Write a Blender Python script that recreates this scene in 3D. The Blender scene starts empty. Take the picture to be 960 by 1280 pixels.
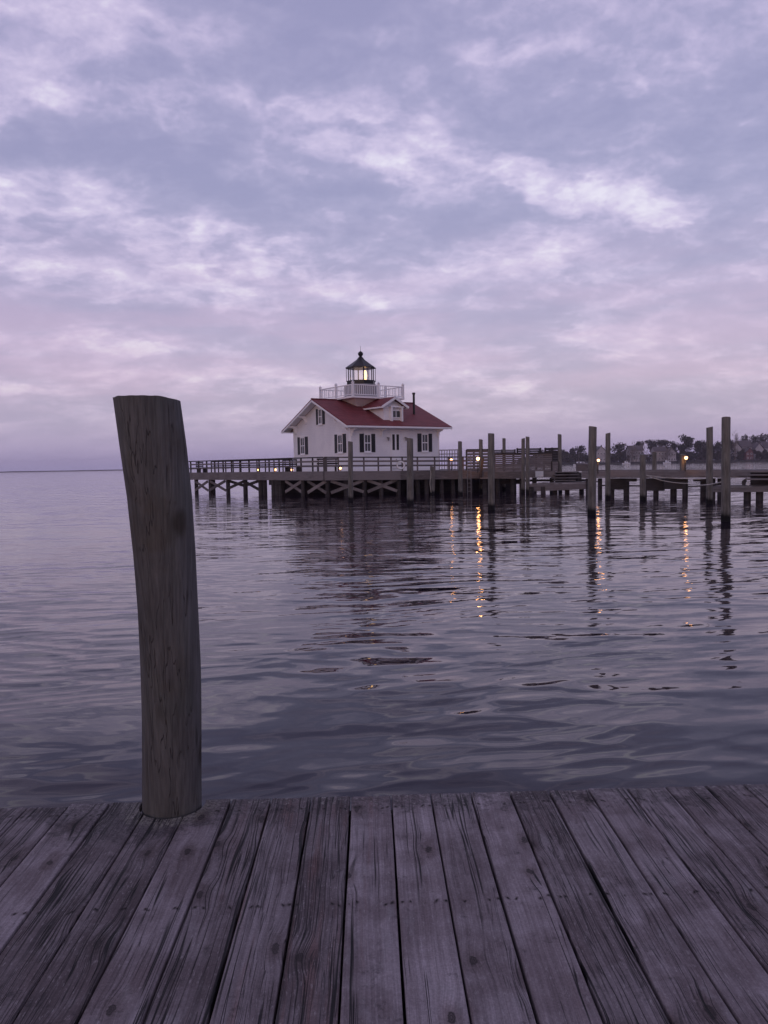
import bpy, math, random
import numpy as np
from mathutils import Vector, Matrix, noise as mnoise
R = math.radians
random.seed(11)
S = bpy.context.scene
COL = S.collection

# ------------------------------------------------------------------ camera
F = 960.0                       # focal length in photo pixels (960 x 1280)
H = 2.3                         # eye above the water
ROLL, PITCH = R(1.0), R(3.49)
CR = Vector((1, 0, 0)); CU = Vector((0, math.sin(PITCH), math.cos(PITCH)))
FW = Vector((0, math.cos(PITCH), -math.sin(PITCH)))
RT = CR * math.cos(ROLL) - CU * math.sin(ROLL)
UP = CR * math.sin(ROLL) + CU * math.cos(ROLL)
EYE = Vector((0, 0, H))
cam = bpy.data.objects.new('camera', bpy.data.cameras.new('camera'))
COL.objects.link(cam); S.camera = cam
cam.data.sensor_fit = 'VERTICAL'; cam.data.sensor_height = 36; cam.data.lens = 36 * F / 1280
cam.data.clip_start = 0.05; cam.data.clip_end = 20000
m = Matrix((RT, UP, -FW)).transposed().to_4x4(); m.translation = EYE
cam.matrix_world = m

def ray(px, py): return (FW * F + RT * (px - 480) - UP * (py - 640)).normalized()
def atY(px, py, D):             # world point on the line of sight at ground distance D
    d = ray(px, py); return EYE + d * (D / d.y)
def atZ(px, py, z=0.0):
    d = ray(px, py); return EYE + d * ((z - H) / d.z)

# ------------------------------------------------------------------ node helper
class NT:
    def __init__(s, nt): s.nt = nt; nt.nodes.clear()
    def new(s, t, **k):
        n = s.nt.nodes.new(t)
        for a, b in k.items(): setattr(n, a, b)
        return n
    def put(s, sock, v):
        if isinstance(v, bpy.types.NodeSocket): s.nt.links.new(v, sock)
        elif v is not None:
            if sock.type == 'RGBA' and len(v) == 3: v = (*v, 1)
            sock.default_value = v
    def m(s, op, a, b=0.0, c=0.0, clamp=False):
        n = s.new('ShaderNodeMath', operation=op); n.use_clamp = clamp
        s.put(n.inputs[0], a); s.put(n.inputs[1], b); s.put(n.inputs[2], c); return n.outputs[0]
    def vm(s, op, a, b=(0, 0, 0)):
        n = s.new('ShaderNodeVectorMath', operation=op)
        s.put(n.inputs[0], a); s.put(n.inputs[1], b)
        return n.outputs[0]
    def comb(s, x, y, z):
        n = s.new('ShaderNodeCombineXYZ')
        for i, v in enumerate((x, y, z)): s.put(n.inputs[i], v)
        return n.outputs[0]
    def sep(s, v):
        n = s.new('ShaderNodeSeparateXYZ'); s.put(n.inputs[0], v); return n.outputs
    def noise(s, v, scale=1, detail=3, rough=.5, dist=0.0, color=False):
        n = s.new('ShaderNodeTexNoise'); s.put(n.inputs['Vector'], v)
        n.inputs['Scale'].default_value = scale; n.inputs['Detail'].default_value = detail
        n.inputs['Roughness'].default_value = rough; n.inputs['Distortion'].default_value = dist
        return n.outputs['Color' if color else 'Fac']
    def voro(s, v, scale=1, rnd=1.0, dim='3D'):
        n = s.new('ShaderNodeTexVoronoi', voronoi_dimensions=dim); s.put(n.inputs['Vector'], v)
        n.inputs['Scale'].default_value = scale; n.inputs['Randomness'].default_value = rnd
        return n.outputs['Distance'], n.outputs['Color']
    def ss(s, v, a, b, lo=0.0, hi=1.0):      # smoothstep map
        n = s.new('ShaderNodeMapRange', interpolation_type='SMOOTHSTEP')
        s.put(n.inputs[0], v); s.put(n.inputs[1], a); s.put(n.inputs[2], b); s.put(n.inputs[3], lo); s.put(n.inputs[4], hi)
        return n.outputs[0]
    def mix(s, f, a, b, mode='MIX'):
        n = s.new('ShaderNodeMix', data_type='RGBA', blend_type=mode)
        s.put(n.inputs[0], f); s.put(n.inputs[6], a); s.put(n.inputs[7], b); return n.outputs[2]
    def attr(s, name):
        n = s.new('ShaderNodeAttribute', attribute_name=name); return n
    def obj(s): return s.new('ShaderNodeTexCoord').outputs['Object']
    def bump(s, h, strength=1.0, dist=.01, normal=None):
        n = s.new('ShaderNodeBump'); s.put(n.inputs['Height'], h)
        n.inputs['Strength'].default_value = strength; n.inputs['Distance'].default_value = dist
        if normal: s.put(n.inputs['Normal'], normal)
        return n.outputs[0]
    def out(s, color, rough=.8, normal=None, spec=.3, metallic=0.0, emis=None, estr=0.0, ior=None):
        p = s.new('ShaderNodeBsdfPrincipled')
        s.put(p.inputs['Base Color'], color); s.put(p.inputs['Roughness'], rough)
        p.inputs['Specular IOR Level'].default_value = spec; p.inputs['Metallic'].default_value = metallic
        if ior: p.inputs['IOR'].default_value = ior
        if normal: s.put(p.inputs['Normal'], normal)
        if emis: s.put(p.inputs['Emission Color'], emis); p.inputs['Emission Strength'].default_value = estr
        o = s.new('ShaderNodeOutputMaterial'); s.nt.links.new(p.outputs[0], o.inputs[0]); return p
def mat(name):
    mt = bpy.data.materials.new(name); mt.use_nodes = True; return mt, NT(mt.node_tree)

def paint(name, c, rough=.6, var=.12, scale=1.5, spec=.3):
    mt, n = mat(name)
    co = n.obj(); f = n.noise(co, scale, 6, .6); g = n.noise(n.vm('MULTIPLY', co, (9, 9, 1.2)), scale, 4, .6)
    a = tuple(x * (1 - var) for x in c); b = tuple(min(1, x * (1 + var)) for x in c)
    col = n.mix(n.ss(n.m('ADD', f, n.m('MULTIPLY', g, .6)), .5, 1.05), a, b)
    n.out(col, rough, n.bump(g, .3, .01), spec); return mt

def planks_far(name, c, axis_scale=(1, 1, 7), var=.35):   # sawn, weathered timber seen from some way off
    mt, n = mat(name)
    co = n.obj(); big = n.noise(co, .7, 4, .6)
    st = n.noise(n.vm('MULTIPLY', co, axis_scale), 1.6, 5, .65)
    oi = n.new('ShaderNodeObjectInfo').outputs['Random']
    a = tuple(x * (1 - var) for x in c); b = tuple(x * (1 + var) for x in c)
    t = n.m('ADD', n.m('MULTIPLY', st, .6), n.m('ADD', n.m('MULTIPLY', big, .4), n.m('MULTIPLY', n.m('SUBTRACT', oi, .5), .22)))
    n.out(n.mix(n.ss(t, .32, .68), a, b), .85, n.bump(st, .5, .01)); return mt

def pile_mat(name, c, near=False):
    mt, n = mat(name)
    co = n.obj(); z = n.sep(co)[2]
    st = n.noise(n.vm('MULTIPLY', co, (14, 14, .9)), 1.5, 6, .65, .4)
    bl = n.noise(n.vm('MULTIPLY', co, (1, 1, .45)), 3.2, 5, .6)
    a = tuple(x * (.72 if near else .6) for x in c); b = tuple(x * (1.2 if near else 1.4) for x in c)
    col = n.mix(n.ss(n.m('ADD', n.m('MULTIPLY', st, .55), n.m('MULTIPLY', bl, .45)), .34, .64), a, b)
    geo = n.sep(n.new('ShaderNodeNewGeometry').outputs['Position'])[2]
    wet = n.ss(n.m('ADD', geo, n.m('MULTIPLY', bl, .25)), .3, .55)       # growth below the tide line
    col = n.mix(wet, (.008, .008, .009), col)
    h = st
    if near:
        g2 = n.noise(n.vm('MULTIPLY', co, (60, 60, 2.2)), 1.5, 5, .6, .3)
        cr = n.noise(n.vm('MULTIPLY', co, (30, 30, .55)), 1.2, 2, .5, .1)
        crack = n.ss(n.m('ABSOLUTE', n.m('SUBTRACT', cr, .5)), .0, .012)
        msk = n.ss(n.noise(n.vm('MULTIPLY', co, (3, 3, 1.2)), 2.0, 2), .46, .56)
        crack = n.m('MAXIMUM', crack, msk)
        d, _ = n.voro(n.vm('MULTIPLY', co, (4.5, 4.5, 3.0)), 1.0)
        knot = n.ss(n.m('ADD', d, n.m('MULTIPLY', n.m('SUBTRACT', bl, .5), .35)), .09, .24)
        warm = n.noise(co, 2.4, 5, .65)
        col = n.mix(n.ss(warm, .5, .66, 0, .65), col, (.120, .103, .088))
        green = n.noise(n.vm('MULTIPLY', co, (1, 1, .5)), 5.0, 5, .65)
        col = n.mix(n.ss(green, .5, .68, 0, .5), col, (.135, .142, .132))
        col = n.mix(n.m('MULTIPLY', n.ss(g2, .35, .65), .55), n.mix(1, col, (.6, .6, .6), 'MULTIPLY'), col)
        col = n.mix(knot, n.mix(1, col, (.55, .5, .46), 'MULTIPLY'), col)
        col = n.mix(crack, (.050, .045, .044), col)
        h = n.m('ADD', n.m('MULTIPLY', crack, .8), n.m('ADD', n.m('MULTIPLY', g2, .5), n.m('ADD', st, n.m('MULTIPLY', knot, .3))))
    n.out(col, .88, n.bump(h, .9 if near else .5, .006 if near else .012), .25)
    return mt

M = {}
M['pier'] = planks_far('weathered_timber', (.160, .146, .152), (1, 1, 8))
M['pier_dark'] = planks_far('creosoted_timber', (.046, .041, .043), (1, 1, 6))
M['fence'] = planks_far('fence_timber', (.145, .130, .138), (1, 1, 12))
M['brace'] = planks_far('pale_timber', (.20, .18, .185), (2, 2, 2))
M['pile'] = pile_mat('piling_wood', (.150, .143, .135))
M['pile_near'] = pile_mat('old_piling_wood', (.150, .146, .148), True)
M['white'] = paint('white_paint', (.82, .83, .89), .55, .06)
M['drum'] = paint('drum_paint', (.26, .25, .27), .6, .06)
M['trim'] = paint('trim_paint', (.85, .86, .91), .5, .03)
M['shutter'] = paint('shutter_paint', (.012, .013, .017), .45, .3, 4)
M['black'] = paint('black_iron', (.014, .014, .017), .4, .3, 4)
M['red'] = None
M['dark_wood'] = paint('dark_door_pane', (.02, .018, .02), .5, .3, 3)  # dark tone of the two narrow door openings
M['sign'] = paint('sign_board', (.60, .63, .68), .5, .05)
M['rope'] = paint('rope_fibre', (.50, .47, .44), .9, .1, 30)
M['galv'] = paint('galvanised_metal', (.20, .19, .20), .45, .2, 9)

def glass(name, tint, rough=.05):
    mt, n = mat(name)
    f = n.noise(n.obj(), 2.2, 2)
    n.out(n.mix(f, tuple(x * .6 for x in tint), tint), rough, None, .8); return mt
M['pane'] = glass('window_pane', (.035, .04, .05))
mt, n = mat('lantern_glass')
tr = n.new('ShaderNodeBsdfTransparent'); gl = n.new('ShaderNodeBsdfGlossy'); gl.inputs['Roughness'].default_value = .05
mx = n.new('ShaderNodeMixShader'); mx.inputs[0].default_value = .07
n.nt.links.new(tr.outputs[0], mx.inputs[1]); n.nt.links.new(gl.outputs[0], mx.inputs[2])
o = n.new('ShaderNodeOutputMaterial'); n.nt.links.new(mx.outputs[0], o.inputs[0]); M['lantern_glass'] = mt

def glow(name, c, s):
    mt, n = mat(name)
    f = n.noise(n.obj(), 6, 2); n.out((.8, .7, .5), .5, None, .3, 0, n.mix(n.m('MULTIPLY', f, .2), c, (1, 1, 1)), s); return mt
M['bulb'] = glow('lamp_bulb', (1, .38, .09), 6.5)
M['bulb_hot'] = glow('bright_lamp_bulb', (1, .34, .065), 10)
M['lens'] = glow('beacon_lens', (1, .52, .15), 3.4)

# red standing-seam / shingle roof
mt, n = mat('red_roof')
co = n.obj(); x, y, z = n.sep(co)
seam = n.ss(n.m('ABSOLUTE', n.m('SUBTRACT', n.m('FRACT', n.m('MULTIPLY', x, 1 / .42)), .5)), .42, .48)
rows = n.ss(n.m('FRACT', n.m('MULTIPLY', y, 1 / .25)), .84, .98)
f = n.noise(n.vm('MULTIPLY', co, (1, 3, 3)), 1.1, 6, .6)
col = n.mix(n.ss(f, .36, .66), (.150, .028, .034), (.215, .044, .050))
col = n.mix(n.m('MULTIPLY', n.m('MAXIMUM', seam, n.m('MULTIPLY', rows, .5)), .4), col, (.06, .011, .016))
n.out(col, .6, n.bump(n.m('ADD', seam, n.m('MULTIPLY', f, .3)), .6, .03), .3); M['red'] = mt

# lap-boarded white wall
mt, n = mat('white_boarding')
co = n.obj(); z = n.sep(co)[2]
lap = n.m('FRACT', n.m('MULTIPLY', z, 1 / .15))
f = n.noise(co, .8, 6, .6)
col = n.mix(n.ss(f, .4, .62), (.78, .79, .86), (.84, .85, .91))
col = n.mix(n.ss(lap, .86, 1.0, 0, .35), col, (.45, .44, .44))
n.out(col, .6, n.bump(lap, .8, .012), .3); M['boarding'] = mt

# ------------------------------------------------------------------ mesh builder
class MB:
    def __init__(s): s.v = []; s.f = []; s.a = {}
    def add(s, vs, fs):
        b = len(s.v); s.v += [Vector(v) for v in vs]; s.f += [tuple(i + b for i in f) for f in fs]
    def box(s, x0, x1, y0, y1, z0, z1):
        s.add([(x0, y0, z0), (x1, y0, z0), (x1, y1, z0), (x0, y1, z0), (x0, y0, z1), (x1, y0, z1), (x1, y1, z1), (x0, y1, z1)],
              [(0, 3, 2, 1), (4, 5, 6, 7), (0, 1, 5, 4), (1, 2, 6, 5), (2, 3, 7, 6), (3, 0, 4, 7)])
    def beam(s, p, q, w, h, up=(0, 0, 1)):       # rectangular bar from p to q, h along up
        p, q = Vector(p), Vector(q); d = (q - p).normalized(); u = Vector(up)
        sd = d.cross(u)
        if sd.length < 1e-3: sd = d.cross(Vector((0, 1, 0)))
        sd.normalize(); u = sd.cross(d).normalized()
        a, b = sd * w / 2, u * h / 2
        s.add([p - a - b, p + a - b, p + a + b, p - a + b, q - a - b, q + a - b, q + a + b, q - a + b],
              [(0, 1, 2, 3), (7, 6, 5, 4), (0, 4, 5, 1), (1, 5, 6, 2), (2, 6, 7, 3), (3, 7, 4, 0)])
    def cone(s, p, q, r0, r1, n=12, cap=True, rot=0.0):
        p, q = Vector(p), Vector(q); d = (q - p).normalized()
        a = d.cross(Vector((0, 0, 1)))
        if a.length < 1e-3: a = Vector((1, 0, 0))
        a.normalize(); b = d.cross(a)
        vs = []
        for c, r in ((p, r0), (q, r1)):
            for i in range(n):
                t = 2 * math.pi * i / n + rot; vs.append(c + (a * math.cos(t) + b * math.sin(t)) * r)
        fs = [(i, (i + 1) % n, n + (i + 1) % n, n + i) for i in range(n)]
        if cap: fs += [tuple(range(n))[::-1], tuple(range(n, 2 * n))]
        s.add(vs, fs)
    def tube(s, pts, r, n=8):
        for p, q in zip(pts, pts[1:]): s.cone(p, q, r, r, n)
    def lathe(s, c, prof, n=16, rot=0.0):        # prof = [(r, z)...]
        c = Vector(c); vs = []
        for r, z in prof:
            for i in range(n):
                t = 2 * math.pi * i / n + rot; vs.append(c + Vector((r * math.cos(t), r * math.sin(t), z)))
        fs = []
        for k in range(len(prof) - 1):
            for i in range(n): fs.append((k * n + i, k * n + (i + 1) % n, (k + 1) * n + (i + 1) % n, (k + 1) * n + i))
        fs += [tuple(range(n))[::-1], tuple(range((len(prof) - 1) * n, len(prof) * n))]
        s.add(vs, fs)
    def prism(s, pts, vec):                       # planar polygon swept along vec
        n = len(pts); vec = Vector(vec); pts = [Vector(p) for p in pts]
        s.add(pts + [p + vec for p in pts], [tuple(range(n))[::-1], tuple(range(n, 2 * n))] +
              [(i, (i + 1) % n, n + (i + 1) % n, n + i) for i in range(n)])
    def build(s, name, m, parent=None, smooth=False, bevel=0, recalc=True):
        me = bpy.data.meshes.new(name); me.from_pydata([tuple(v) for v in s.v], [], s.f)
        if recalc:
            import bmesh
            bm = bmesh.new(); bm.from_mesh(me); bmesh.ops.recalc_face_normals(bm, faces=bm.faces); bm.to_mesh(me); bm.free()
        me.materials.append(m if not isinstance(m, str) else M[m])
        if smooth: me.shade_smooth()
        o = bpy.data.objects.new(name, me); COL.objects.link(o)
        if parent: o.parent = parent
        if bevel:
            b = o.modifiers.new('bevel', 'BEVEL'); b.width = bevel; b.segments = 2; b.limit_method = 'ANGLE'
        return o
def tag(o, label=None, cat=None, group=None, kind=None):
    if label: o['label'] = label
    if cat: o['category'] = cat
    if group: o['group'] = group
    if kind: o['kind'] = kind
    return o
def empty(name, loc, rz=0, **k):
    o = bpy.data.objects.new(name, None); COL.objects.link(o); o.location = loc; o.rotation_euler.z = rz
    o.empty_display_size = .2
    return tag(o, **k)
def part(name, mb, m, parent, **k):
    """mesh given in world coordinates, stored relative to its thing's Empty"""
    inv = (Matrix.Translation(parent.location) @ parent.rotation_euler.to_matrix().to_4x4()).inverted()
    mb.v = [inv @ v for v in mb.v]
    return mb.build(name, m, parent, **k)

# ------------------------------------------------------------------ world: dusk sky with a broken cloud deck
w = bpy.data.worlds.new('World'); S.world = w; w.use_nodes = True
n = NT(w.node_tree)
d = n.new('ShaderNodeTexCoord').outputs['Generated']
dx, dy, dz = n.sep(d)
zz = n.m('MAXIMUM', dz, 0.0)
pl = n.comb(n.m('DIVIDE', dx, n.m('ADD', zz, .26)), n.m('DIVIDE', dy, n.m('ADD', zz, .26)), 0.0)
pl = n.vm('ADD', n.vm('MULTIPLY', pl, (1.9, 1.75, 1)), (5.2, 1.3, .4))
wq = n.noise(pl, 2.6, 3, .55, 0, True)
pl = n.vm('ADD', pl, n.vm('MULTIPLY', n.vm('SUBTRACT', wq, (.5, .5, .5)), (.10, .10, 0)))
big = n.noise(n.vm('MULTIPLY', pl, (.75, 1.0, 1)), .75, 3, .5, 0)
med = n.noise(n.vm('MULTIPLY', pl, (.8, 1.0, 1)), 2.0, 9, .63, 0)
fine = n.noise(n.vm('MULTIPLY', pl, (.8, 1.0, 1)), 6.0, 8, .62, 0)
def puffs(scale, off, det=3):
    vn = n.new('ShaderNodeTexVoronoi', feature='SMOOTH_F1', voronoi_dimensions='2D', normalize=True)
    w_ = n.noise(pl, 3.0, 4, .6, 0, True)
    n.put(vn.inputs['Vector'], n.vm('ADD', n.vm('MULTIPLY', pl, (.62, 1.0, 1)), n.vm('ADD', n.vm('MULTIPLY', n.vm('SUBTRACT', w_, (.5, .5, .5)), (.55, .55, 0)), off)))
    vn.inputs['Scale'].default_value = scale; vn.inputs['Detail'].default_value = det; vn.inputs['Roughness'].default_value = .55
    vn.inputs['Smoothness'].default_value = .6
    return vn.outputs['Distance']
pf = n.m('ADD', puffs(1.6, (3.1, 7.7, 0)), n.m('MULTIPLY', puffs(3.4, (13.1, 2.7, 0), 2), .6))
az = n.m('ARCTAN2', dx, dy); el = n.m('ARCSINE', dz)
def blobs(lst):                                   # broad brighter / darker parts of the deck
    tot = None
    for px, py, sx, sy, amp in lst:
        r = ray(px, py); a0 = math.atan2(r.x, r.y); e0 = math.asin(r.z)
        ua = n.m('MULTIPLY', n.m('SUBTRACT', az, a0), F / sx); ue = n.m('MULTIPLY', n.m('SUBTRACT', el, e0), F / sy)
        g = n.m('EXPONENT', n.m('MULTIPLY', n.m('ADD', n.m('MULTIPLY', ua, ua), n.m('MULTIPLY', ue, ue)), -1.0))
        g = n.m('MULTIPLY', g, amp); tot = g if tot is None else n.m('ADD', tot, g)
    return tot
bl = blobs([(615, 185, 110, 38, .22), (530, 225, 110, 35, .16), (770, 225, 70, 25, .26), (300, 285, 110, 35, .30), (70, 240, 110, 34, .28), (400, 135, 60, 18, .2),
            (880, 45, 130, 45, .10), (820, 100, 90, 25, .12), (240, 375, 120, 18, .24), (680, 365, 150, 18, .16), (20, 100, 60, 30, .2),
            (740, 280, 150, 40, .1), (120, 320, 120, 30, .08), (560, 325, 120, 20, .12),
            (230, 205, 170, 42, -.28), (700, 110, 150, 34, -.26), (130, 40, 170, 55, -.1), (560, 60, 150, 60, -.16), (900, 165, 120, 40, -.2),
            (440, 250, 90, 30, -.16), (430, 90, 130, 40, -.12), (610, 270, 110, 22, -.14), (40, 190, 90, 22, -.18), (500, 410, 250, 22, -.10), (120, 400, 130, 20, -.12), (860, 400, 130, 30, -.12)])
v = n.m('ADD', n.m('MULTIPLY', big, .28), n.m('ADD', n.m('MULTIPLY', med, 1.72), n.m('MULTIPLY', fine, 1.05)))
v = n.m('ADD', n.m('SUBTRACT', v, 1.545), n.m('MULTIPLY', bl, 1.0))
v = n.m('SUBTRACT', n.m('MULTIPLY', v, .8), n.m('MULTIPLY', n.m('SUBTRACT', pf, .465), 1.25))       # about -.5 .. .5
lowfade = n.ss(el, R(.5), R(7), .25, 1.0)
v = n.m('MULTIPLY', v, lowfade)
t = n.ss(v, -.42, .55)
cr = n.new('ShaderNodeValToRGB'); n.put(cr.inputs[0], t)
e = cr.color_ramp; e.elements[0].position = 0; e.elements[0].color = (.305, .285, .495, 1)
e.elements[1].position = 1; e.elements[1].color = (.84, .79, .91, 1)
for p_, c_ in ((.30, (.372, .340, .555)), (.5, (.470, .412, .640)), (.72, (.610, .525, .75))):
    q = e.elements.new(p_); q.color = (*c_, 1)
col = cr.outputs[0]
# bluish grey veil at the horizon, rose band above it, cooler overhead
pinkb = n.m('MULTIPLY', n.ss(el, R(1.5), R(6)), n.ss(el, R(8), R(19), 1, 0))
pinkn = n.ss(n.noise(n.vm('MULTIPLY', n.comb(az, n.m('MULTIPLY', el, 6), 0), (1, 1, 1)), 3.5, 4, .55), .38, .62, .45, 1.0)
col = n.mix(n.m('MULTIPLY', n.m('MULTIPLY', pinkb, pinkn), .58), col, (.60, .42, .64))
col = n.mix(n.ss(el, R(-1), R(6.5), .9, 0), col, (.335, .318, .575))
dark = n.ss(el, R(25), R(60), 1.0, .78)
bk = n.m('MULTIPLY', n.ss(dy, -.6, .3, .72, 1.0), dark)
col = n.vm('SCALE', col); n.nt.nodes[-1].inputs['Scale'].default_value = 1
n.put(n.nt.nodes[-1].inputs['Scale'], bk)
sky = n.new('ShaderNodeTexSky', sky_type='NISHITA'); sky.sun_disc = False
sky.sun_elevation = R(3); sky.sun_rotation = R(200)
bg1 = n.new('ShaderNodeBackground'); n.put(bg1.inputs[0], col); bg1.inputs[1].default_value = .94
bg2 = n.new('ShaderNodeBackground'); n.put(bg2.inputs[0], sky.outputs[0]); bg2.inputs[1].default_value = .05
ad = n.new('ShaderNodeAddShader'); o = n.new('ShaderNodeOutputWorld')
n.nt.links.new(bg1.outputs[0], ad.inputs[0]); n.nt.links.new(bg2.outputs[0], ad.inputs[1]); n.nt.links.new(ad.outputs[0], o.inputs[0])

sl = bpy.data.lights.new('sun', 'SUN'); sl.energy = .12; sl.angle = R(30); sl.color = (1, .90, .95)
so = bpy.data.objects.new('sun', sl); COL.objects.link(so)
so.rotation_euler = (R(75), 0, R(-200 + 180)); so.location = (0, -20, 30)

# ------------------------------------------------------------------ water
mt, n = mat('water')
pos = n.new('ShaderNodeNewGeometry').outputs['Position']
X, Y, Z = n.sep(pos)
warp = n.noise(n.vm('MULTIPLY', pos, (.12, .12, 0)), 1, 2, .5, 0, True)
pw = n.vm('ADD', pos, n.vm('MULTIPLY', n.vm('SUBTRACT', warp, (.5, .5, .5)), (3.0, 3.0, 0)))
rotn = n.new('ShaderNodeVectorRotate'); rotn.inputs['Angle'].default_value = R(-7); n.put(rotn.inputs['Vector'], pw); pr = rotn.outputs[0]
def sl_(scale_xy, det, amp, off, rough=.5, p=pr):
    c = n.noise(n.vm('ADD', n.vm('MULTIPLY', p, (*scale_xy, 0)), off), 1, det, rough, 0, True)
    return n.vm('MULTIPLY', n.vm('SUBTRACT', c, (.5, .5, .5)), (amp * .45, amp, 0))
calm = n.ss(n.noise(n.vm('MULTIPLY', pos, (.09, .055, 0)), 1, 3, .55), .38, .62, .55, 1.25)
s0 = sl_((.95, 2.3), 1.5, 1.0, (23, 17, 0))
sc0 = n.new('ShaderNodeVectorMath', operation='SCALE'); n.put(sc0.inputs[0], s0); n.put(sc0.inputs['Scale'], n.m('ADD', n.ss(Y, 4, 14, .13, .03), n.m('MULTIPLY', calm, .04)))
s1 = n.vm('ADD', sl_((.45, 1.3), 1, .13, (3, 7, 0)), sc0.outputs[0])            # long low swells
s2 = sl_((1.1, 5.2), 2, .20, (11, 2, 0))            # ripples
s3 = n.vm('MULTIPLY', sl_((4, 12), 2, .13, (1, 31, 0), .5), (2.2, 1, 0))           # fine chop
near3 = n.ss(Y, 6, 22, .0, 1.0)
s23 = n.vm('ADD', s2, s3)
sc = n.new('ShaderNodeVectorMath', operation='SCALE'); n.put(sc.inputs[0], s23); n.put(sc.inputs['Scale'], n.m('MULTIPLY', calm, n.m('MULTIPLY', n.ss(Y, 5, 14, .62, 1.0), n.ss(Y, 12, 30, 1.0, .75))))
def train(ang, lam, wob, amp, off):
    r1 = n.new('ShaderNodeVectorRotate'); r1.inputs['Angle'].default_value = R(ang); n.put(r1.inputs['Vector'], pos)
    a_, b_, _c = n.sep(r1.outputs[0])
    wn = n.noise(n.vm('ADD', n.vm('MULTIPLY', r1.outputs[0], (.42, .75, 0)), off), 1, 2.5, .55)
    md = n.noise(n.vm('ADD', n.vm('MULTIPLY', r1.outputs[0], (.22, .5, 0)), (off[1], off[0], 3)), 1, 2, .5)
    ph = n.m('MULTIPLY', n.m('ADD', b_, n.m('MULTIPLY', wn, wob)), 2 * math.pi / lam)
    s_ = n.m('SINE', n.m('ADD', ph, n.m('MULTIPLY', n.m('SINE', ph), .5)))
    v_ = n.m('MULTIPLY', n.m('MULTIPLY', s_, n.ss(md, .36, .62, .12, 1.0)), amp)
    return n.comb(n.m('MULTIPLY', v_, math.sin(R(ang))), v_, 0)
t1 = train(-8, .80, 2.2, .062, (5, 9, 0)); t2 = train(9, .45, 1.5, .052, (15, 3, 0)); t3 = train(-20, .26, 1.0, .034, (2, 13, 0))
tt_ = n.vm('ADD', n.vm('ADD', t1, t2), t3)
sct = n.new('ShaderNodeVectorMath', operation='SCALE'); n.put(sct.inputs[0], tt_); n.put(sct.inputs['Scale'], n.m('MULTIPLY', n.m('MULTIPLY', calm, 1.0), n.m('MULTIPLY', n.ss(Y, 8, 24, 1.0, .5), n.ss(Y, 5, 13, 1.45, 1.0))))
sl3 = n.vm('ADD', n.vm('ADD', s1, sc.outputs[0]), sct.outputs[0])
scf = n.new('ShaderNodeVectorMath', operation='SCALE'); n.put(scf.inputs[0], sl3); n.put(scf.inputs['Scale'], n.ss(Y, 70, 260, 1.0, 1.5))
tot = n.vm('ADD', scf.outputs[0], (0, 0, 1)); nn = n.vm('NORMALIZE', tot)
f = n.noise(n.vm('MULTIPLY', pos, (.05, .05, 0)), 1, 3)
n.out(n.mix(f, (.012, .006, .016), (.017, .009, .022)), .035, nn, .5, ior=1.33)
mt_w = mt
b = MB(); NX = 48
b.add([(-2650, -60, 0), (1450, -60, 0), (1450, 2950, 0), (-2650, 2950, 0)], [(0, 1, 2, 3)])
wat = b.build('water', mt_w, recalc=False); tag(wat, kind='structure')

# ------------------------------------------------------------------ foreground dock
# boards run away from the viewer, slightly left, ending at the water's edge
vy = ray(462, 567)
O = atY(488.4, 993, 3.36)
vx = Vector((1, -vy.x / vy.y, 0)).normalized(); vx = (vx - vy * vx.dot(vy)).normalized(); vz = vx.cross(vy)
dock = empty('dock', (0, 0, 0), label='weathered grey plank dock filling the foreground, its boards running to the water', cat='dock')
dock.matrix_world = Matrix((vx, vy, vz)).transposed().to_4x4() @ Matrix.Identity(4)
mm = Matrix((vx, vy, vz)).transposed().to_4x4(); mm.translation = O; dock.matrix_world = mm
DINV = mm.inverted()
PW = .1775; GAP = .009
rim_pts = []
import bmesh
rp = random.Random(5)
V = []; Fc = []; rnd_attr = []; tone = []
def plank(x0, x1, y0, y1, r, tn, zoff):
    # a board with rounded edges, cupped a little, subdivided along its length
    nseg = 60; th = .038; bev = .005
    prof = [(x0, -th), (x0, -bev), (x0 + bev * .35, -bev * .3), (x0 + bev, 0)]
    for k in range(1, 6): prof.append((x0 + (x1 - x0) * k / 6, 0))
    prof += [(x1 - bev, 0), (x1 - bev * .35, -bev * .3), (x1, -bev), (x1, -th)]
    base = len(V); m_ = len(prof); xc = (x0 + x1) / 2; wd = (x1 - x0) / 2
    for j in range(nseg + 1):
        tt = j / nseg; y = y1 + (y0 - y1) * tt ** 1.6
        wv = mnoise.noise(Vector((r * 91, y * 1.3, 0))) * .0022
        wz = mnoise.noise(Vector((r * 37, y * .9, 5))) * .002
        for (x, z) in prof:
            c = ((x - xc) / wd) ** 2 * .0022
            ed = mnoise.noise(Vector((x * 30, y * 9, r * 9))) * .0006
            yy = y
            if j == 0: yy = y + mnoise.noise(Vector((x * 40, z * 40, r * 7))) * .006
            dz = -.003 if j == 0 and z > -.002 else 0
            V.append((x + wv + ed, yy, z + c + wz + ed + zoff + dz))
    for j in range(nseg):
        for i in range(m_ - 1):
            a = base + j * m_ + i; Fc.append((a, a + 1, a + m_ + 1, a + m_)); rnd_attr.append(r); tone.append(tn)
        a = base + j * m_; Fc.append((a + m_ - 1, a, a + m_, a + 2 * m_ - 1)); rnd_attr.append(r); tone.append(tn)
    Fc.append(tuple(base + i for i in range(m_))[::-1]); rnd_attr.append(r); tone.append(tn)
    Fc.append(tuple(base + nseg * m_ + i for i in range(m_))); rnd_attr.append(r); tone.append(tn)
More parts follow.
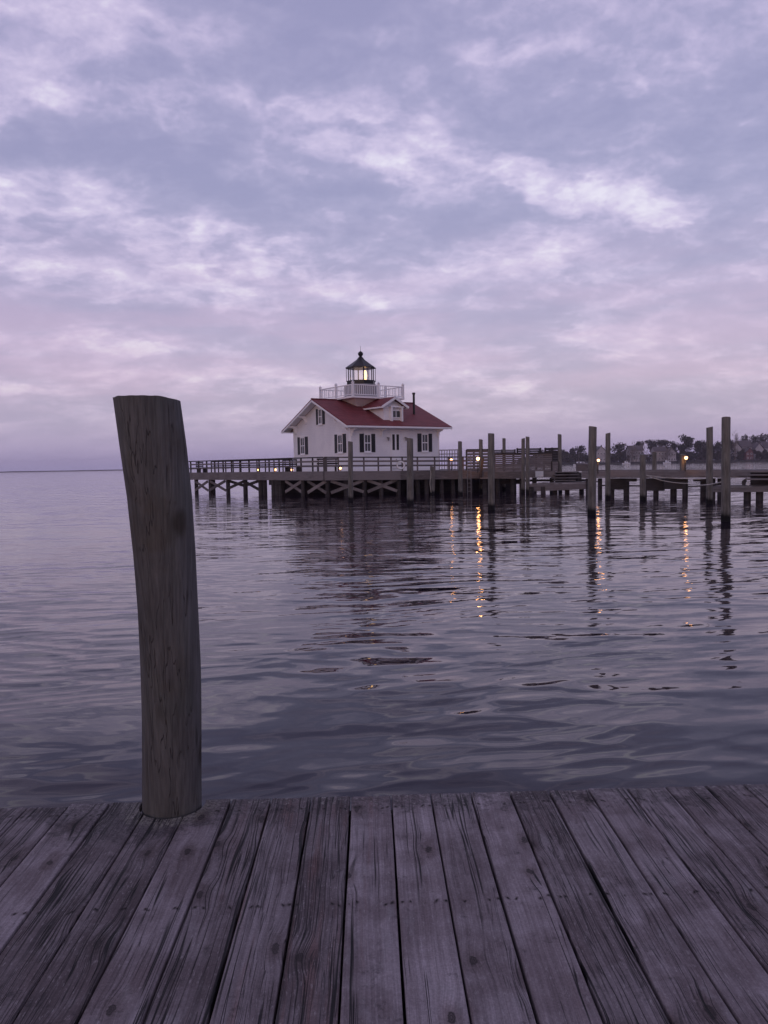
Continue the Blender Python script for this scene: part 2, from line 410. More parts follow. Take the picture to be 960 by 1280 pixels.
# tone: darker / redder / paler boards as seen (index from the gap right of centre)
tones = {-10: .4, -9: .45, -8: .75, -7: .22, -6: .18, -5: .6, -4: .30, -3: .40, -2: .25, -1: .72, 0: .85, 1: .62, 2: .8, 3: .30, 4: .55, 5: .62, 6: .50, 7: .48, 8: .4, 9: .5}
x = -19 * PW
for k in range(-19, 20):
    x0 = k * PW + GAP / 2 + rp.uniform(-.0015, .0015); x1 = (k + 1) * PW - GAP / 2 + rp.uniform(-.0015, .0015)
    yend = .0075 * (x0 + x1) / 2 + rp.uniform(-.006, .006) - (.022 if k < -8 else 0)
    plank(x0, x1, -7.5, yend, rp.random(), tones.get(k, rp.uniform(.3, .8)), rp.uniform(-.0015, .0015))
me = bpy.data.meshes.new('decking'); me.from_pydata(V, [], Fc)
at_ = me.attributes.new('rnd', 'FLOAT', 'FACE'); at_.data.foreach_set('value', rnd_attr)
at_ = me.attributes.new('tone', 'FLOAT', 'FACE'); at_.data.foreach_set('value', tone)
me.shade_smooth()
try: me.set_sharp_from_angle(angle=R(50))
except Exception: pass

PB = DINV @ atZ(215, 1000, atY(215, 1000, 3.2).z)    # pile base in dock space
pxb = (DINV @ atY(216, 1003, 3.29))
mt, n = mat('old_deck_boards')
co = n.obj(); cx, cy, cz = n.sep(co)
rn = n.attr('rnd').outputs['Fac']; tn = n.attr('tone').outputs['Fac']
lc = n.m('MULTIPLY', n.m('SUBTRACT', n.m('FRACT', n.m('ADD', n.m('DIVIDE', cx, PW), 40.0)), .5), PW)   # across one board
off = n.comb(n.m('MULTIPLY', rn, 37), n.m('MULTIPLY', rn, 53), n.m('MULTIPLY', rn, 11))
bc = n.vm('ADD', n.comb(lc, cy, 0.0), off)
# knots
kd, kc = n.voro(n.vm('MULTIPLY', n.vm('ADD', bc, n.comb(0, n.m('MULTIPLY', n.noise(bc, 14, 3), .06), 0)), (5.2, 2.6, 1)), 1, .95, '2D')
ksel = n.ss(n.sep(kc)[0], .50, .54)
kdd = n.m('ADD', kd, n.m('MULTIPLY', n.m('SUBTRACT', 1.0, ksel), 2.0))
kd2 = n.m('ADD', kdd, n.m('MULTIPLY', n.m('SUBTRACT', n.noise(bc, 60, 4), .5), .10))
knot = n.m('MAXIMUM', n.ss(kd2, .05, .075), n.m('MULTIPLY', n.ss(n.m('SINE', n.m('MULTIPLY', kd2, 240.0)), .2, .9), .35))                     # 0 in the knot
halo = n.ss(kd2, .07, .26)
# grain flows round the knots
gx = n.m('ADD', lc, n.m('MULTIPLY', n.m('SUBTRACT', n.noise(n.vm('MULTIPLY', bc, (3, .8, 1)), 2, 2), .5), .032))
gx = n.m('ADD', gx, n.m('MULTIPLY', n.m('SUBTRACT', 1.0, n.ss(kdd, .0, .40)), .020))
gv = n.vm('ADD', n.comb(gx, cy, 0.0), off)
grain = n.noise(n.vm('MULTIPLY', gv, (70, 1.3, 1)), 1, 4, .6, .2)
fine = n.noise(n.vm('MULTIPLY', gv, (330, 6, 1)), 1, 4, .65)
rings = n.noise(n.vm('MULTIPLY', gv, (26, .5, 1)), 1, 2, .5, .6)
blot = n.noise(bc, 3.2, 6, .62)
blot2 = n.noise(n.vm('MULTIPLY', bc, (1, .5, 1)), 11, 5, .6)
# drying cracks: long, thin, more on the worn boards
cn = n.noise(n.vm('MULTIPLY', gv, (34, .55, 1)), 1, 2.2, .5, .25)
crack = n.ss(n.m('ABSOLUTE', n.m('SUBTRACT', cn, .5)), .004, .030)
cn2 = n.noise(n.vm('MULTIPLY', gv, (75, 1.5, 1)), 1, 2, .5, .3)
crack2 = n.ss(n.m('ABSOLUTE', n.m('SUBTRACT', cn2, .5)), .003, .030)
wornm = n.ss(n.m('ADD', n.noise(n.vm('MULTIPLY', bc, (4, .7, 1)), 1.6, 3), n.m('MULTIPLY', n.m('SUBTRACT', .5, tn), .40)), .46, .60)
cmask = n.ss(n.m('ADD', n.noise(n.vm('MULTIPLY', bc, (6, .5, 1)), 2.2, 2), n.m('MULTIPLY', n.m('SUBTRACT', .5, tn), .34)), .46, .52)
crack = n.m('SUBTRACT', 1.0, n.m('MULTIPLY', n.m('SUBTRACT', 1.0, crack), cmask))
crack2 = n.m('SUBTRACT', 1.0, n.m('MULTIPLY', n.m('SUBTRACT', 1.0, crack2), n.m('MULTIPLY', wornm, .85)))
# colours
base = n.mix(tn, (.155, .130, .140), (.385, .345, .370))
col = n.mix(n.ss(grain, .36, .64), n.mix(1, base, (.80, .78, .79), 'MULTIPLY'), n.mix(1, base, (1.10, 1.10, 1.11), 'MULTIPLY'))
col = n.mix(n.m('MULTIPLY', n.ss(fine, .40, .62, 1, 0), .35), col, n.mix(1, col, (.42, .40, .42), 'MULTIPLY'))
col = n.mix(n.m('MULTIPLY', n.ss(rings, .47, .60), .30), col, n.mix(1, col, (.60, .56, .56), 'MULTIPLY'))
col = n.mix(n.ss(blot, .42, .60, 0, .75), col, n.mix(1, col, (.55, .50, .50), 'MULTIPLY'))
col = n.mix(n.ss(blot2, .56, .72, 0, .5), col, (.25, .235, .25))
redm = n.m('MULTIPLY', n.ss(n.noise(n.vm('MULTIPLY', bc, (9, .8, 1)), 1.7, 4, .6), .50, .66), n.ss(n.m('ABSOLUTE', n.m('ADD', cx, .30)), .12, .45, 1, .12))
col = n.mix(n.m('MULTIPLY', redm, .45), col, (.150, .070, .062))
speck = n.noise(bc, 120, 5, .75)
col = n.mix(n.m('MULTIPLY', n.ss(speck, .42, .60, 1, 0), .42), col, n.mix(1, col, (.52, .50, .52), 'MULTIPLY'))
sp2 = n.noise(n.vm('MULTIPLY', bc, (2.2, .6, 1)), 60, 4, .7)
col = n.mix(n.ss(sp2, .56, .70, 0, .45), col, (.36, .335, .35))
# black mildew towards the wet board ends, densest about the piling; pale lichen beside it
yend = n.m('MULTIPLY', cx, .0075)
de = n.m('SUBTRACT', yend, cy)                   # distance from the end of the boards
rx = n.m('SUBTRACT', cx, pxb.x); ry = n.m('SUBTRACT', cy, pxb.y)
rad = n.m('SQRT', n.m('ADD', n.m('MULTIPLY', rx, rx), n.m('MULTIPLY', ry, ry)))
radl = n.m('SQRT', n.m('ADD', n.m('POWER', n.m('ABSOLUTE', n.m('ADD', rx, .16)), 2.0), n.m('MULTIPLY', ry, ry)))
mn = n.noise(bc, 20, 8, .72)
mn2 = n.noise(co, 5, 5, .6)
mamt = n.m('ADD', n.m('MULTIPLY', n.ss(de, .0, .34, 1, 0), .22), n.m('ADD', n.m('MULTIPLY', n.ss(radl, .12, .50, 1, 0), .36), n.m('MULTIPLY', n.m('SUBTRACT', mn2, .5), .55)))
mil = n.m('MULTIPLY', n.ss(n.m('ADD', mn, mamt), .58, .74), n.ss(n.noise(bc, 70, 5, .75), .36, .60, 1, .35))
col = n.mix(n.m('MULTIPLY', mil, .82), col, (.034, .030, .036))
lich = n.m('MULTIPLY', n.ss(n.noise(co, 85, 4, .8), .40, .56), n.m('MULTIPLY', n.ss(n.m('ADD', rad, n.m('MULTIPLY', n.m('SUBTRACT', n.noise(co, 22, 5, .7), .5), .20)), .160, .235, 1, 0), n.ss(ry, -.30, .1, 1, .5)))
col = n.mix(n.m('MULTIPLY', lich, .9), col, (.30, .29, .25))
lic2 = n.m('MULTIPLY', n.ss(n.m('ADD', n.noise(co, 38, 6, .75), n.m('MULTIPLY', n.ss(de, 0, .25, 1, 0), .10)), .66, .70), n.ss(de, .0, .4, .9, 0))
col = n.mix(lic2, col, (.27, .26, .25))
# nails with rust-black stains: two rows, four per board
def nails(ydist):
    ly = n.m('SUBTRACT', de, n.m('ADD', ydist, n.m('MULTIPLY', n.m('SUBTRACT', n.noise(n.comb(cx, 0, rn), 23, 2), .5), .085)))
    m1 = None
    for c0, sp in ((.052, .013), (-.050, .012)):
        for s_ in (-1, 1):
            ax = n.m('SUBTRACT', lc, n.m('ADD', c0 + s_ * sp, n.m('MULTIPLY', n.m('SUBTRACT', n.m('FRACT', n.m('MULTIPLY', rn, 7.0 + 9 * s_ + 31 * c0)), .5), .032)))
            dd = n.m('SQRT', n.m('ADD', n.m('MULTIPLY', ax, ax), n.m('MULTIPLY', n.m('MULTIPLY', ly, ly), .8)))
            m1 = dd if m1 is None else n.m('MINIMUM', m1, dd)
    return m1
nd = n.m('MINIMUM', n.m('MINIMUM', nails(.12), nails(.83)), nails(2.4))
nd = n.m('ADD', nd, n.ss(n.noise(n.vm('MULTIPLY', co, (1, .2, 0)), 23, 1), .36, .40, .5, 0))
nst = n.ss(n.m('ADD', nd, n.m('MULTIPLY', n.m('SUBTRACT', mn, .5), .02)), .003, .013)
hole = n.ss(nd, .0028, .0050)
col = n.mix(halo, n.mix(1, col, (.62, .57, .56), 'MULTIPLY'), col)
col = n.mix(knot, (.030, .022, .024), col)
col = n.mix(nst, n.mix(1, col, (.38, .34, .34), 'MULTIPLY'), col)
col = n.mix(hole, (.006, .005, .006), col)
col = n.mix(crack2, (.020, .016, .020), col)
col = n.mix(crack, (.007, .006, .008), col)
h = n.m('ADD', n.m('MULTIPLY', grain, .55), n.m('MULTIPLY', fine, .35))
h = n.m('ADD', h, n.m('MULTIPLY', crack, 1.2)); h = n.m('ADD', h, n.m('MULTIPLY', crack2, .7))
h = n.m('ADD', h, n.m('MULTIPLY', hole, .7)); h = n.m('SUBTRACT', h, n.m('MULTIPLY', n.m('MULTIPLY', mil, mn), .9))
h = n.m('ADD', h, n.m('MULTIPLY', n.m('SUBTRACT', 1.0, knot), .15))
n.out(col, n.ss(blot, .3, .7, .62, .82), n.bump(h, .75, .0045), .35)
me.materials.append(mt)
dk = bpy.data.objects.new('decking', me); COL.objects.link(dk); dk.parent = dock
b = MB(); b.box(-3.5, 3.5, -.10, -.055, -.56, -.045); b.build('rim_joist', 'pier_dark', dock)  # carried extra low to shut out bright water seen through the board gaps
b = MB(); b.box(-3.4, 3.4, -7.4, -.11, -.40, -.36); b.build('gap_light_blocker', 'pier_dark', dock)  # unseen slab added under the boards so the gaps stay dark
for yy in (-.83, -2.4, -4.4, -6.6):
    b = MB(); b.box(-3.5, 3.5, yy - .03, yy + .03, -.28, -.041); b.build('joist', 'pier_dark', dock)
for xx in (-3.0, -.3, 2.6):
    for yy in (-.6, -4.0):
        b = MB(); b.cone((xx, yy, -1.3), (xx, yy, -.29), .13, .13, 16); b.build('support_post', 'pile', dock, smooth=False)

# ------------------------------------------------------------------ the big leaning piling
Ls = [(496, 143.5, 223.5), (560, 152.5, 232), (620, 161.5, 238.5), (690, 168.5, 243), (760, 173.5, 246), (830, 177, 248.5), (900, 179.5, 250), (960, 180.5, 251), (1010, 180.5, 252)]
nA = 96; rows = []
for i in range(len(Ls) - 1):
    k = 12
    for j in range(k):
        t = j / k; rows.append([Ls[i][c] * (1 - t) + Ls[i + 1][c] * t for c in range(3)])
rows.append(list(Ls[-1]))
b = MB(); base_d, top_d = 3.30, 3.16
rings_ = []
for (py, xl, xr) in rows:
    f_ = (py - 496) / (1010 - 496); D = top_d + (base_d - top_d) * f_
    c = atY((xl + xr) / 2, py, D); depth = (c - EYE).dot(FW); r = (xr - xl) / 2 / F * depth
    rings_.append((c, r))
c_last, r_last = rings_[-1]; dirn = (rings_[-1][0] - rings_[-20][0]).normalized()
for k in range(1, 14): rings_.append((c_last + dirn * .12 * k, r_last))
vs = []
for ri, (c, r) in enumerate(rings_):
    for i in range(nA):
        t = 2 * math.pi * i / nA
        p = Vector((math.cos(t), math.sin(t), 0))
        nz = mnoise.noise(Vector((p.x * 1.2, p.y * 1.2, c.z * 1.1))) * .007 + mnoise.noise(Vector((p.x * 9, p.y * 9, c.z * 1.2))) * .0022 + mnoise.noise(Vector((p.x * 24, p.y * 24, c.z * 3))) * .0010
        v_ = c + p * (r + nz)
        if ri == 0:                              # sawn top, sloping down to the right, edge worn
            v_.z += -.002 * p.x - .006 + mnoise.noise(p * 3) * .004 - .010 * max(0, (p.x - .5) / .5) ** 2
        vs.append(v_)
fs = []
for k in range(len(rings_) - 1):
    for i in range(nA): fs.append((k * nA + i, (k + 1) * nA + i, (k + 1) * nA + (i + 1) % nA, k * nA + (i + 1) % nA))
cen = len(vs); vs.append(rings_[0][0] + Vector((0, 0, .004)))
for i in range(nA): fs.append((cen, i, (i + 1) % nA))
b.add(vs, fs)
bigp = empty('piling', (rings_[-1][0].x, rings_[-1][0].y, 0), label='thick dark leaning wooden piling rising through the edge of the plank dock', cat='piling')
o = part('post', b, 'pile_near', bigp, smooth=True)
try: o.data.set_sharp_from_angle(angle=R(50))
except Exception: pass

cut = MB(); cut.cone(c_last - dirn * .6, c_last + dirn * .5, r_last + .016, r_last + .016, 48)
cutter = cut.build('cutter', 'pier_dark')
bo = dk.modifiers.new('notch', 'BOOLEAN'); bo.operation = 'DIFFERENCE'; bo.solver = 'EXACT'; bo.object = cutter
bpy.context.view_layer.update()
nm_ = bpy.data.meshes.new_from_object(dk.evaluated_get(bpy.context.evaluated_depsgraph_get()))
dk.modifiers.clear(); dk.data = nm_; nm_.name = 'decking'
bpy.data.objects.remove(cutter)

# ------------------------------------------------------------------ pilings standing in the water
PG = 'wooden pilings standing in the water before the piers'
def piling(px, ytop, ybase, wpx, label, D=None, xt=None, name='piling'):
    g = atZ(px, ybase) if D is None else atY(px, ybase, D)
    D = g.y; top = atY(xt if xt else px, ytop, D); r = wpx / 2 / F * D
    g = Vector((g.x, g.y, 0 if name == 'piling' else g.z))
    root = empty(name, g, label=label, cat='piling' if name == 'piling' else 'post', group=PG if name == 'piling' else 'short posts along the boardwalk')
    b = MB(); n_ = 20; vs = []; L = 14
    bot = Vector((g.x, g.y, -1.2 if name == 'piling' else g.z))
    sd = random.random() * 50
    for k in range(L + 1):
        t = k / L; c = bot.lerp(top, t); rr = r * (1.06 - .1 * t)
        for i in range(n_):
            a = 2 * math.pi * i / n_
            q = rr * (1 + .06 * mnoise.noise(Vector((math.cos(a) * 1.5 + sd, math.sin(a) * 1.5, c.z))))
            z = (.03 * math.cos(a + sd) if k == L else 0)
            vs.append(c + Vector((math.cos(a) * q, math.sin(a) * q, z)))
    fs = [(k * n_ + i, k * n_ + (i + 1) % n_, (k + 1) * n_ + (i + 1) % n_, (k + 1) * n_ + i) for k in range(L) for i in range(n_)]
    fs += [tuple(range(L * n_, (L + 1) * n_))]
    b.add(vs, fs); o = part('post', b, 'pile', root, smooth=True)
    try: o.data.set_sharp_from_angle(angle=R(50))
    except Exception: pass
    return root
piling(438, 552, 626.5, 6.2, 'slim piling before the near corner of the cottage, leftmost of the free-standing pilings')
piling(512.5, 548, 630, 8, 'piling in front of the cottage door and right of it, before the pier')
piling(575.5, 552, 619, 5.2, 'thin piling just left of the metal ladder', xt=575)
piling(614, 542, 637, 8.2, 'tall piling just right of the brightest orange lamp')
piling(654, 548, 616, 4.6, 'left and lower of the two touching pilings before the board fence')
piling(659.5, 546, 616.5, 5.0, 'right and taller of the two touching pilings before the board fence')
piling(739, 533.5, 643.5, 10.2, 'tall thick piling beside the lamp at the left end of the right boardwalk', xt=741)
piling(759.5, 541.5, 624, 6.2, 'piling just right of the lamp and tall thick piling on the right boardwalk', xt=760)
piling(887, 534, 630, 8, 'second tallest piling at the far right, just left of the tallest one')
piling(907.5, 522, 652, 10.8, 'tallest piling at the far right of the view, nearest to the viewer')
piling(803.5, 568, 625, 7.2, 'short stout piling under the start of the white rope on the right boardwalk')
piling(601, 549.5, 600, 5.0, 'piling rising behind the brightest lamp at the board fence', D=62.5)
piling(630, 548, 600, 4.2, 'thin piling rising behind the board fence, right of the tall piling', D=66)
piling(700.5, 543, 600, 4.8, 'thin piling at the right end of the board fence', D=61, xt=699.5)
piling(540.5, 583, 617.5, 6, 'pale stub piling against the front of the cottage pier with a rope', D=58.5)

# ------------------------------------------------------------------ the cottage pier
A = Vector((-18.4, 73, 0)); Bc = Vector((-4.49, 57.5, 0)); Cc = Vector((6.35, 60.3, 0)); E = Vector((-9.37, 62.9, 0))
ZD = 1.90
def zd(px):                                       # the deck dips a little towards its right end
    return ZD - .14 * max(0, min(1, (px - 400) / 180))
def onfront(px):                                  # point of the pier's front line at photo column px
    P, Q = (A, Bc) if px < 405 else (Bc, Cc)
    d_ = ray(px, 590); k = d_.x / d_.y
    t = (P.x - k * P.y) / (k * (Q.y - P.y) - (Q.x - P.x)); return P.lerp(Q, t)
pier = empty('pier', (Bc.x, Bc.y, 0), label='long timber pier with railings carrying the white cottage', cat='pier')
plat = [E, Bc, Cc, Vector((14, 73, 0)), Vector((6, 88, 0)), Vector((-12, 82, 0))]
def slab(pts, z0, z1):
    b = MB(); b.prism([(p.x, p.y, z0 if isinstance(z0, (int, float)) else z0) for p in pts], (0, 0, z1 - z0)); return b
part('decking', slab([p + Vector((0, .06, 0)) for p in plat], 1.68, 1.755), 'pier', pier)
nb = Vector((.744, .668, 0))
part('walkway', slab([A + nb * .03, E + nb * .03, E + nb * 2.4, A + nb * 2.4], 1.82, 1.90), 'pier', pier)
def seg(px0, px1, z0, z1, off, th):
    b = MB(); p, q = onfront(px0), onfront(px1); dn = (q - p).normalized(); nr = Vector((dn.y, -dn.x, 0))
    a0, a1 = zd(px0) - ZD, zd(px1) - ZD
    pts = [p + nr * off, q + nr * off, q + nr * (off + th), p + nr * (off + th)]
    zz_ = [a0, a1, a1, a0]
    vs = [Vector((c.x, c.y, z0 + k)) for c, k in zip(pts, zz_)] + [Vector((c.x, c.y, z1 + k)) for c, k in zip(pts, zz_)]
    b.add(vs, [(0, 3, 2, 1), (4, 5, 6, 7), (0, 1, 5, 4), (1, 2, 6, 5), (2, 3, 7, 6), (3, 0, 4, 7)]); return b
for a_, b_ in ((238, 337), (337, 404.8), (405.2, 500), (500, 583)):
    part('rim_beam', seg(a_, b_, 1.24, ZD + .02, .03, .09), 'pier', pier)
    for z0, z1, mm_ in ((2.92, 3.01, .16), (2.60, 2.73, .04), (2.26, 2.39, .04)):
        part('rail', seg(a_, b_, z0, z1, .0 if mm_ > .1 else .02, mm_), 'pier_dark' if mm_ > .1 else 'fence', pier)
posts_px = [238.5, 248.5, 258.5, 268.5, 279, 289.5, 300, 311.5, 324, 336.5, 349, 362.5, 376.5, 391, 406.5, 455, 473, 489, 503, 522, 543.5, 561, 579, 423]
for px in posts_px:
    p = onfront(px); z = zd(px) - ZD; big_ = px in (406.5,)
    b = MB(); w_ = .14 if big_ else .06
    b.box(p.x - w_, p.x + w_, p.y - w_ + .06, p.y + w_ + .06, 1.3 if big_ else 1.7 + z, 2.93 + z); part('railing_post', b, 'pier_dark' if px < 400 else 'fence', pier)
# left walkway back rail
for z0 in (2.92, 2.5):
    b = MB(); b.beam(A + nb * 2.35 + Vector((0, 0, z0)), E + nb * 2.35 + Vector((0, 0, z0)), .05, .1); part('rail', b, 'pier_dark', pier)
for k in range(11):
    p = A.lerp(E, k / 10) + nb * 2.35; b = MB(); b.box(p.x - .05, p.x + .05, p.y - .05, p.y + .05, 1.8, 2.93); part('railing_post', b, 'pier_dark', pier)
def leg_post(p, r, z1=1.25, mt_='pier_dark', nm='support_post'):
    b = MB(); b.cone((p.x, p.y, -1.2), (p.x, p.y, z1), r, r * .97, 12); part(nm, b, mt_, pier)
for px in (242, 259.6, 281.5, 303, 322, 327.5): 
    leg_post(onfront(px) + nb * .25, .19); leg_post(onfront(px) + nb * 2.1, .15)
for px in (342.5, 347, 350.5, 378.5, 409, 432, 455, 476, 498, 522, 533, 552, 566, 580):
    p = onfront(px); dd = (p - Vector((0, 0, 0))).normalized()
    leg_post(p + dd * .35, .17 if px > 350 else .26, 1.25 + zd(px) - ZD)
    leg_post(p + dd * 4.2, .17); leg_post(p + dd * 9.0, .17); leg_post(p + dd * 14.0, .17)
b = MB(); p, q = onfront(337.5), onfront(353); b.beam(p + Vector((0, .3, 1.05)), q + Vector((0, .3, 1.05)), .4, .42); part('pile_cap', b, 'pier_dark', pier)
def xbrace(px0, px1, z0=.30, z1=1.18, m_='brace', both=True, offy=.12):
    p, q = onfront(px0) + Vector((0, offy, 0)), onfront(px1) + Vector((0, offy, 0)); zoff = Vector((0, 0, 1))
    b = MB(); b.beam(p + zoff * z0, q + zoff * z1, .06, .24); part('cross_brace', b, m_, pier)
    if both:
        b = MB(); b.beam(p + zoff * z1 + Vector((0, .07, 0)), q + zoff * z0 + Vector((0, .07, 0)), .06, .22); part('cross_brace', b, m_, pier)
xbrace(356, 377); xbrace(384, 407); xbrace(413, 454); xbrace(459, 496)
xbrace(243, 259, .25, 1.1, 'fence'); xbrace(261, 281, .3, 1.15, 'fence')
xbrace(283, 303, .45, 1.1, 'pier_dark', False, .3); xbrace(305, 322, 1.1, .45, 'pier_dark', False, .3); xbrace(283, 303, 1.18, .75, 'pier_dark', False, .4); xbrace(305, 322, .75, 1.15, 'pier_dark', False, .4)
b = MB(); b.prism([(-9.3, 69, -.5), (-6, 66.2, -.5), (11.5, 66.5, -.5), (11.5, 66.7, -.5), (-6, 66.4, -.5), (-9.3, 69.2, -.5)], (0, 0, 2.17)); part('shade_screen', b, 'pier_dark', pier)  # added dark screen, blocks light so the space under the platform looks black
# benches along the inside of the rail
def bench(px, label, half=.9):
    p = onfront(px); dn = (onfront(px + 4) - onfront(px - 4)).normalized(); nr = Vector((-dn.y, dn.x, 0)); p = p + nr * .6
    z = zd(px) - .01
    r_ = empty('bench', (p.x, p.y, z), math.atan2(dn.y, dn.x), label=label, cat='bench', group='timber benches along the pier railing')
    for y0 in (.0, .14, .28):
        b = MB(); b.box(-half, half, y0, y0 + .12, .42, .46); b.build('seat_slat', 'fence', r_)
    for z0 in (.55, .72, .89):
        b = MB(); b.box(-half, half, -.07, -.03, z0, z0 + .12); b.build('back_slat', 'pier_dark', r_)
    for x0 in (-half + .08, half - .16):
        b = MB(); b.box(x0, x0 + .08, -.02, .38, 0, .41); b.build('leg', 'pier_dark', r_)
        b = MB(); b.box(x0, x0 + .08, -.03, .01, .41, 1.0); b.build('back_post', 'pier_dark', r_)
bench(356, 'dark slatted bench behind the pier rail below the leftmost cottage window')
bench(411, 'dark slatted bench behind the big corner post of the pier railing', .8)
bench(243, 'dark bench at the far left end of the pier', .7)

# ------------------------------------------------------------------ the cottage
ANG = math.atan2(.584, .812)
e2 = Vector((math.cos(ANG), math.sin(ANG), 0)); e1 = Vector((-math.sin(ANG), math.cos(ANG), 0))
OV = .9; SZ = 10.0
C0 = atY(434, 530.8, 66.0); ZE = C0.z
W0 = Vector((C0.x, C0.y, 0)) + e1 * OV + e2 * OV
gx_ = Vector((C0.x, C0.y, 0)) + e1 * (OV + SZ / 2); Zr = atY(388, 498.6, gx_.y).z
house = empty('cottage', (W0.x, W0.y, 1.75), ANG, label='white lighthouse cottage with red roof and black lantern room standing on the pier', cat='lighthouse')
HM = Matrix.Translation(house.location) @ Matrix.Rotation(ANG, 4, 'Z'); HI = HM.inverted()
ze, zr = ZE - 1.75, Zr - 1.75                     # local eave / ridge heights (roof surface)
sl_r = (zr - ze) / (SZ / 2 + OV)
def zroof(y): return zr - sl_r * abs(y - SZ / 2)
def hit(px, py, axis, val):                       # photo point -> cottage space on plane axis = val
    o_ = HI @ EYE; d_ = (HI.to_3x3() @ ray(px, py)); t = (val - o_[axis]) / d_[axis]; return o_ + d_ * t
TH = .16
# walls: a closed gabled shell
b = MB(); g = [(0, 0, 0), (0, SZ, 0), (0, SZ, zroof(SZ) - TH), (0, SZ / 2, zr - TH), (0, 0, zroof(0) - TH)]
b.prism(g, (SZ, 0, 0)); b.build('wall', 'boarding', house)
for x_, y_ in ((0, 0), (SZ, 0), (0, SZ)):
    b = MB(); b.box(x_ - .03, x_ + .13 if x_ == 0 else x_ + .03, y_ - .035, y_ + .12, .0, zroof(0) - TH - .05); b.build('corner_board', 'trim', house)
# roof
def roof_side(sgn):
    y0 = -OV if sgn < 0 else SZ + OV
    return [(-OV, SZ / 2, zr), (SZ + OV, SZ / 2, zr), (SZ + OV, y0, ze), (-OV, y0, ze)]
roof = MB()
for sg in (-1, 1): roof.prism(roof_side(sg), (0, 0, -.09))
roof = roof.build('roof', 'red', house)
b = MB(); b.beam((-OV - .02, SZ / 2, zr + .03), (SZ + OV + .02, SZ / 2, zr + .03), .22, .06); b.build('ridge_cap', 'red', roof)
# bargeboards, eave fascia, soffit
for x_ in (-OV, SZ + OV):
    for sg in (-1, 1):
        y0 = -OV if sg < 0 else SZ + OV; b = MB()
        xo = x_ + .03 if x_ < 0 else x_ - .03
        b.beam((xo, SZ / 2, zr - .19), (xo, y0, ze - .19), .05, .17); b.build('bargeboard', 'trim', house)
for y_ in (-OV, SZ + OV):
    b = MB(); yo = y_ - .04 if y_ < 0 else y_ + .04
    b.box(-OV, SZ + OV, yo - .035, yo + .035, ze - .21, ze - .06); b.build('gutter', 'trim', house)
    b = MB(); ya, yb = (y_ + .01, -.01) if y_ < 0 else (SZ + .01, y_ - .01)
    b.box(-OV + .02, SZ + OV - .02, ya, yb, ze - .20, ze - .14); b.build('soffit', 'trim', house)
for sg in (-1, 1):
    y0 = -OV + .03 if sg < 0 else SZ + OV - .03; z0_ = zroof(y0)
    for xa, xb in ((-OV + .06, -.01), (SZ + .01, SZ + OV - .06)):
        b = MB(); b.prism([(xa, SZ / 2, zr - .095), (xb, SZ / 2, zr - .095), (xb, y0, z0_ - .095), (xa, y0, z0_ - .095)], (0, 0, -.03)); b.build('soffit', 'trim', house)
# eave brackets
for x_ in (.12, 3.3, 9.88):
    b = MB(); b.prism([(x_ - .06, -.01, ze - .22), (x_ - .06, -.75, ze - .22), (x_ - .06, -.75, ze - .34), (x_ - .06, -.25, ze - .5), (x_ - .06, -.14, ze - .95), (x_ - .06, -.01, ze - .95)], (.12, 0, 0))
    b.build('bracket', 'trim', house)
for y_ in (.5, 2.4, SZ - 2.4, SZ - .5):
    zz_ = zroof(y_) - TH
    b = MB(); b.prism([(-.01, y_ - .06, zz_ - .06), (-.85, y_ - .06, zz_ - .06), (-.85, y_ - .06, zz_ - .18), (-.3, y_ - .06, zz_ - .32), (-.14, y_ - .06, zz_ - .8), (-.01, y_ - .06, zz_ - .8)], (0, .12, 0))
    b.build('bracket', 'trim', house)
# wainscot / skirt trim
b = MB(); b.box(-.05, SZ + .05, -.06, -.001, .02, .32); b.build('skirt_board', 'trim', house)
b = MB(); b.box(-.06, -.001, -.001, SZ + .05, .02, .32); b.build('skirt_board', 'trim', house)

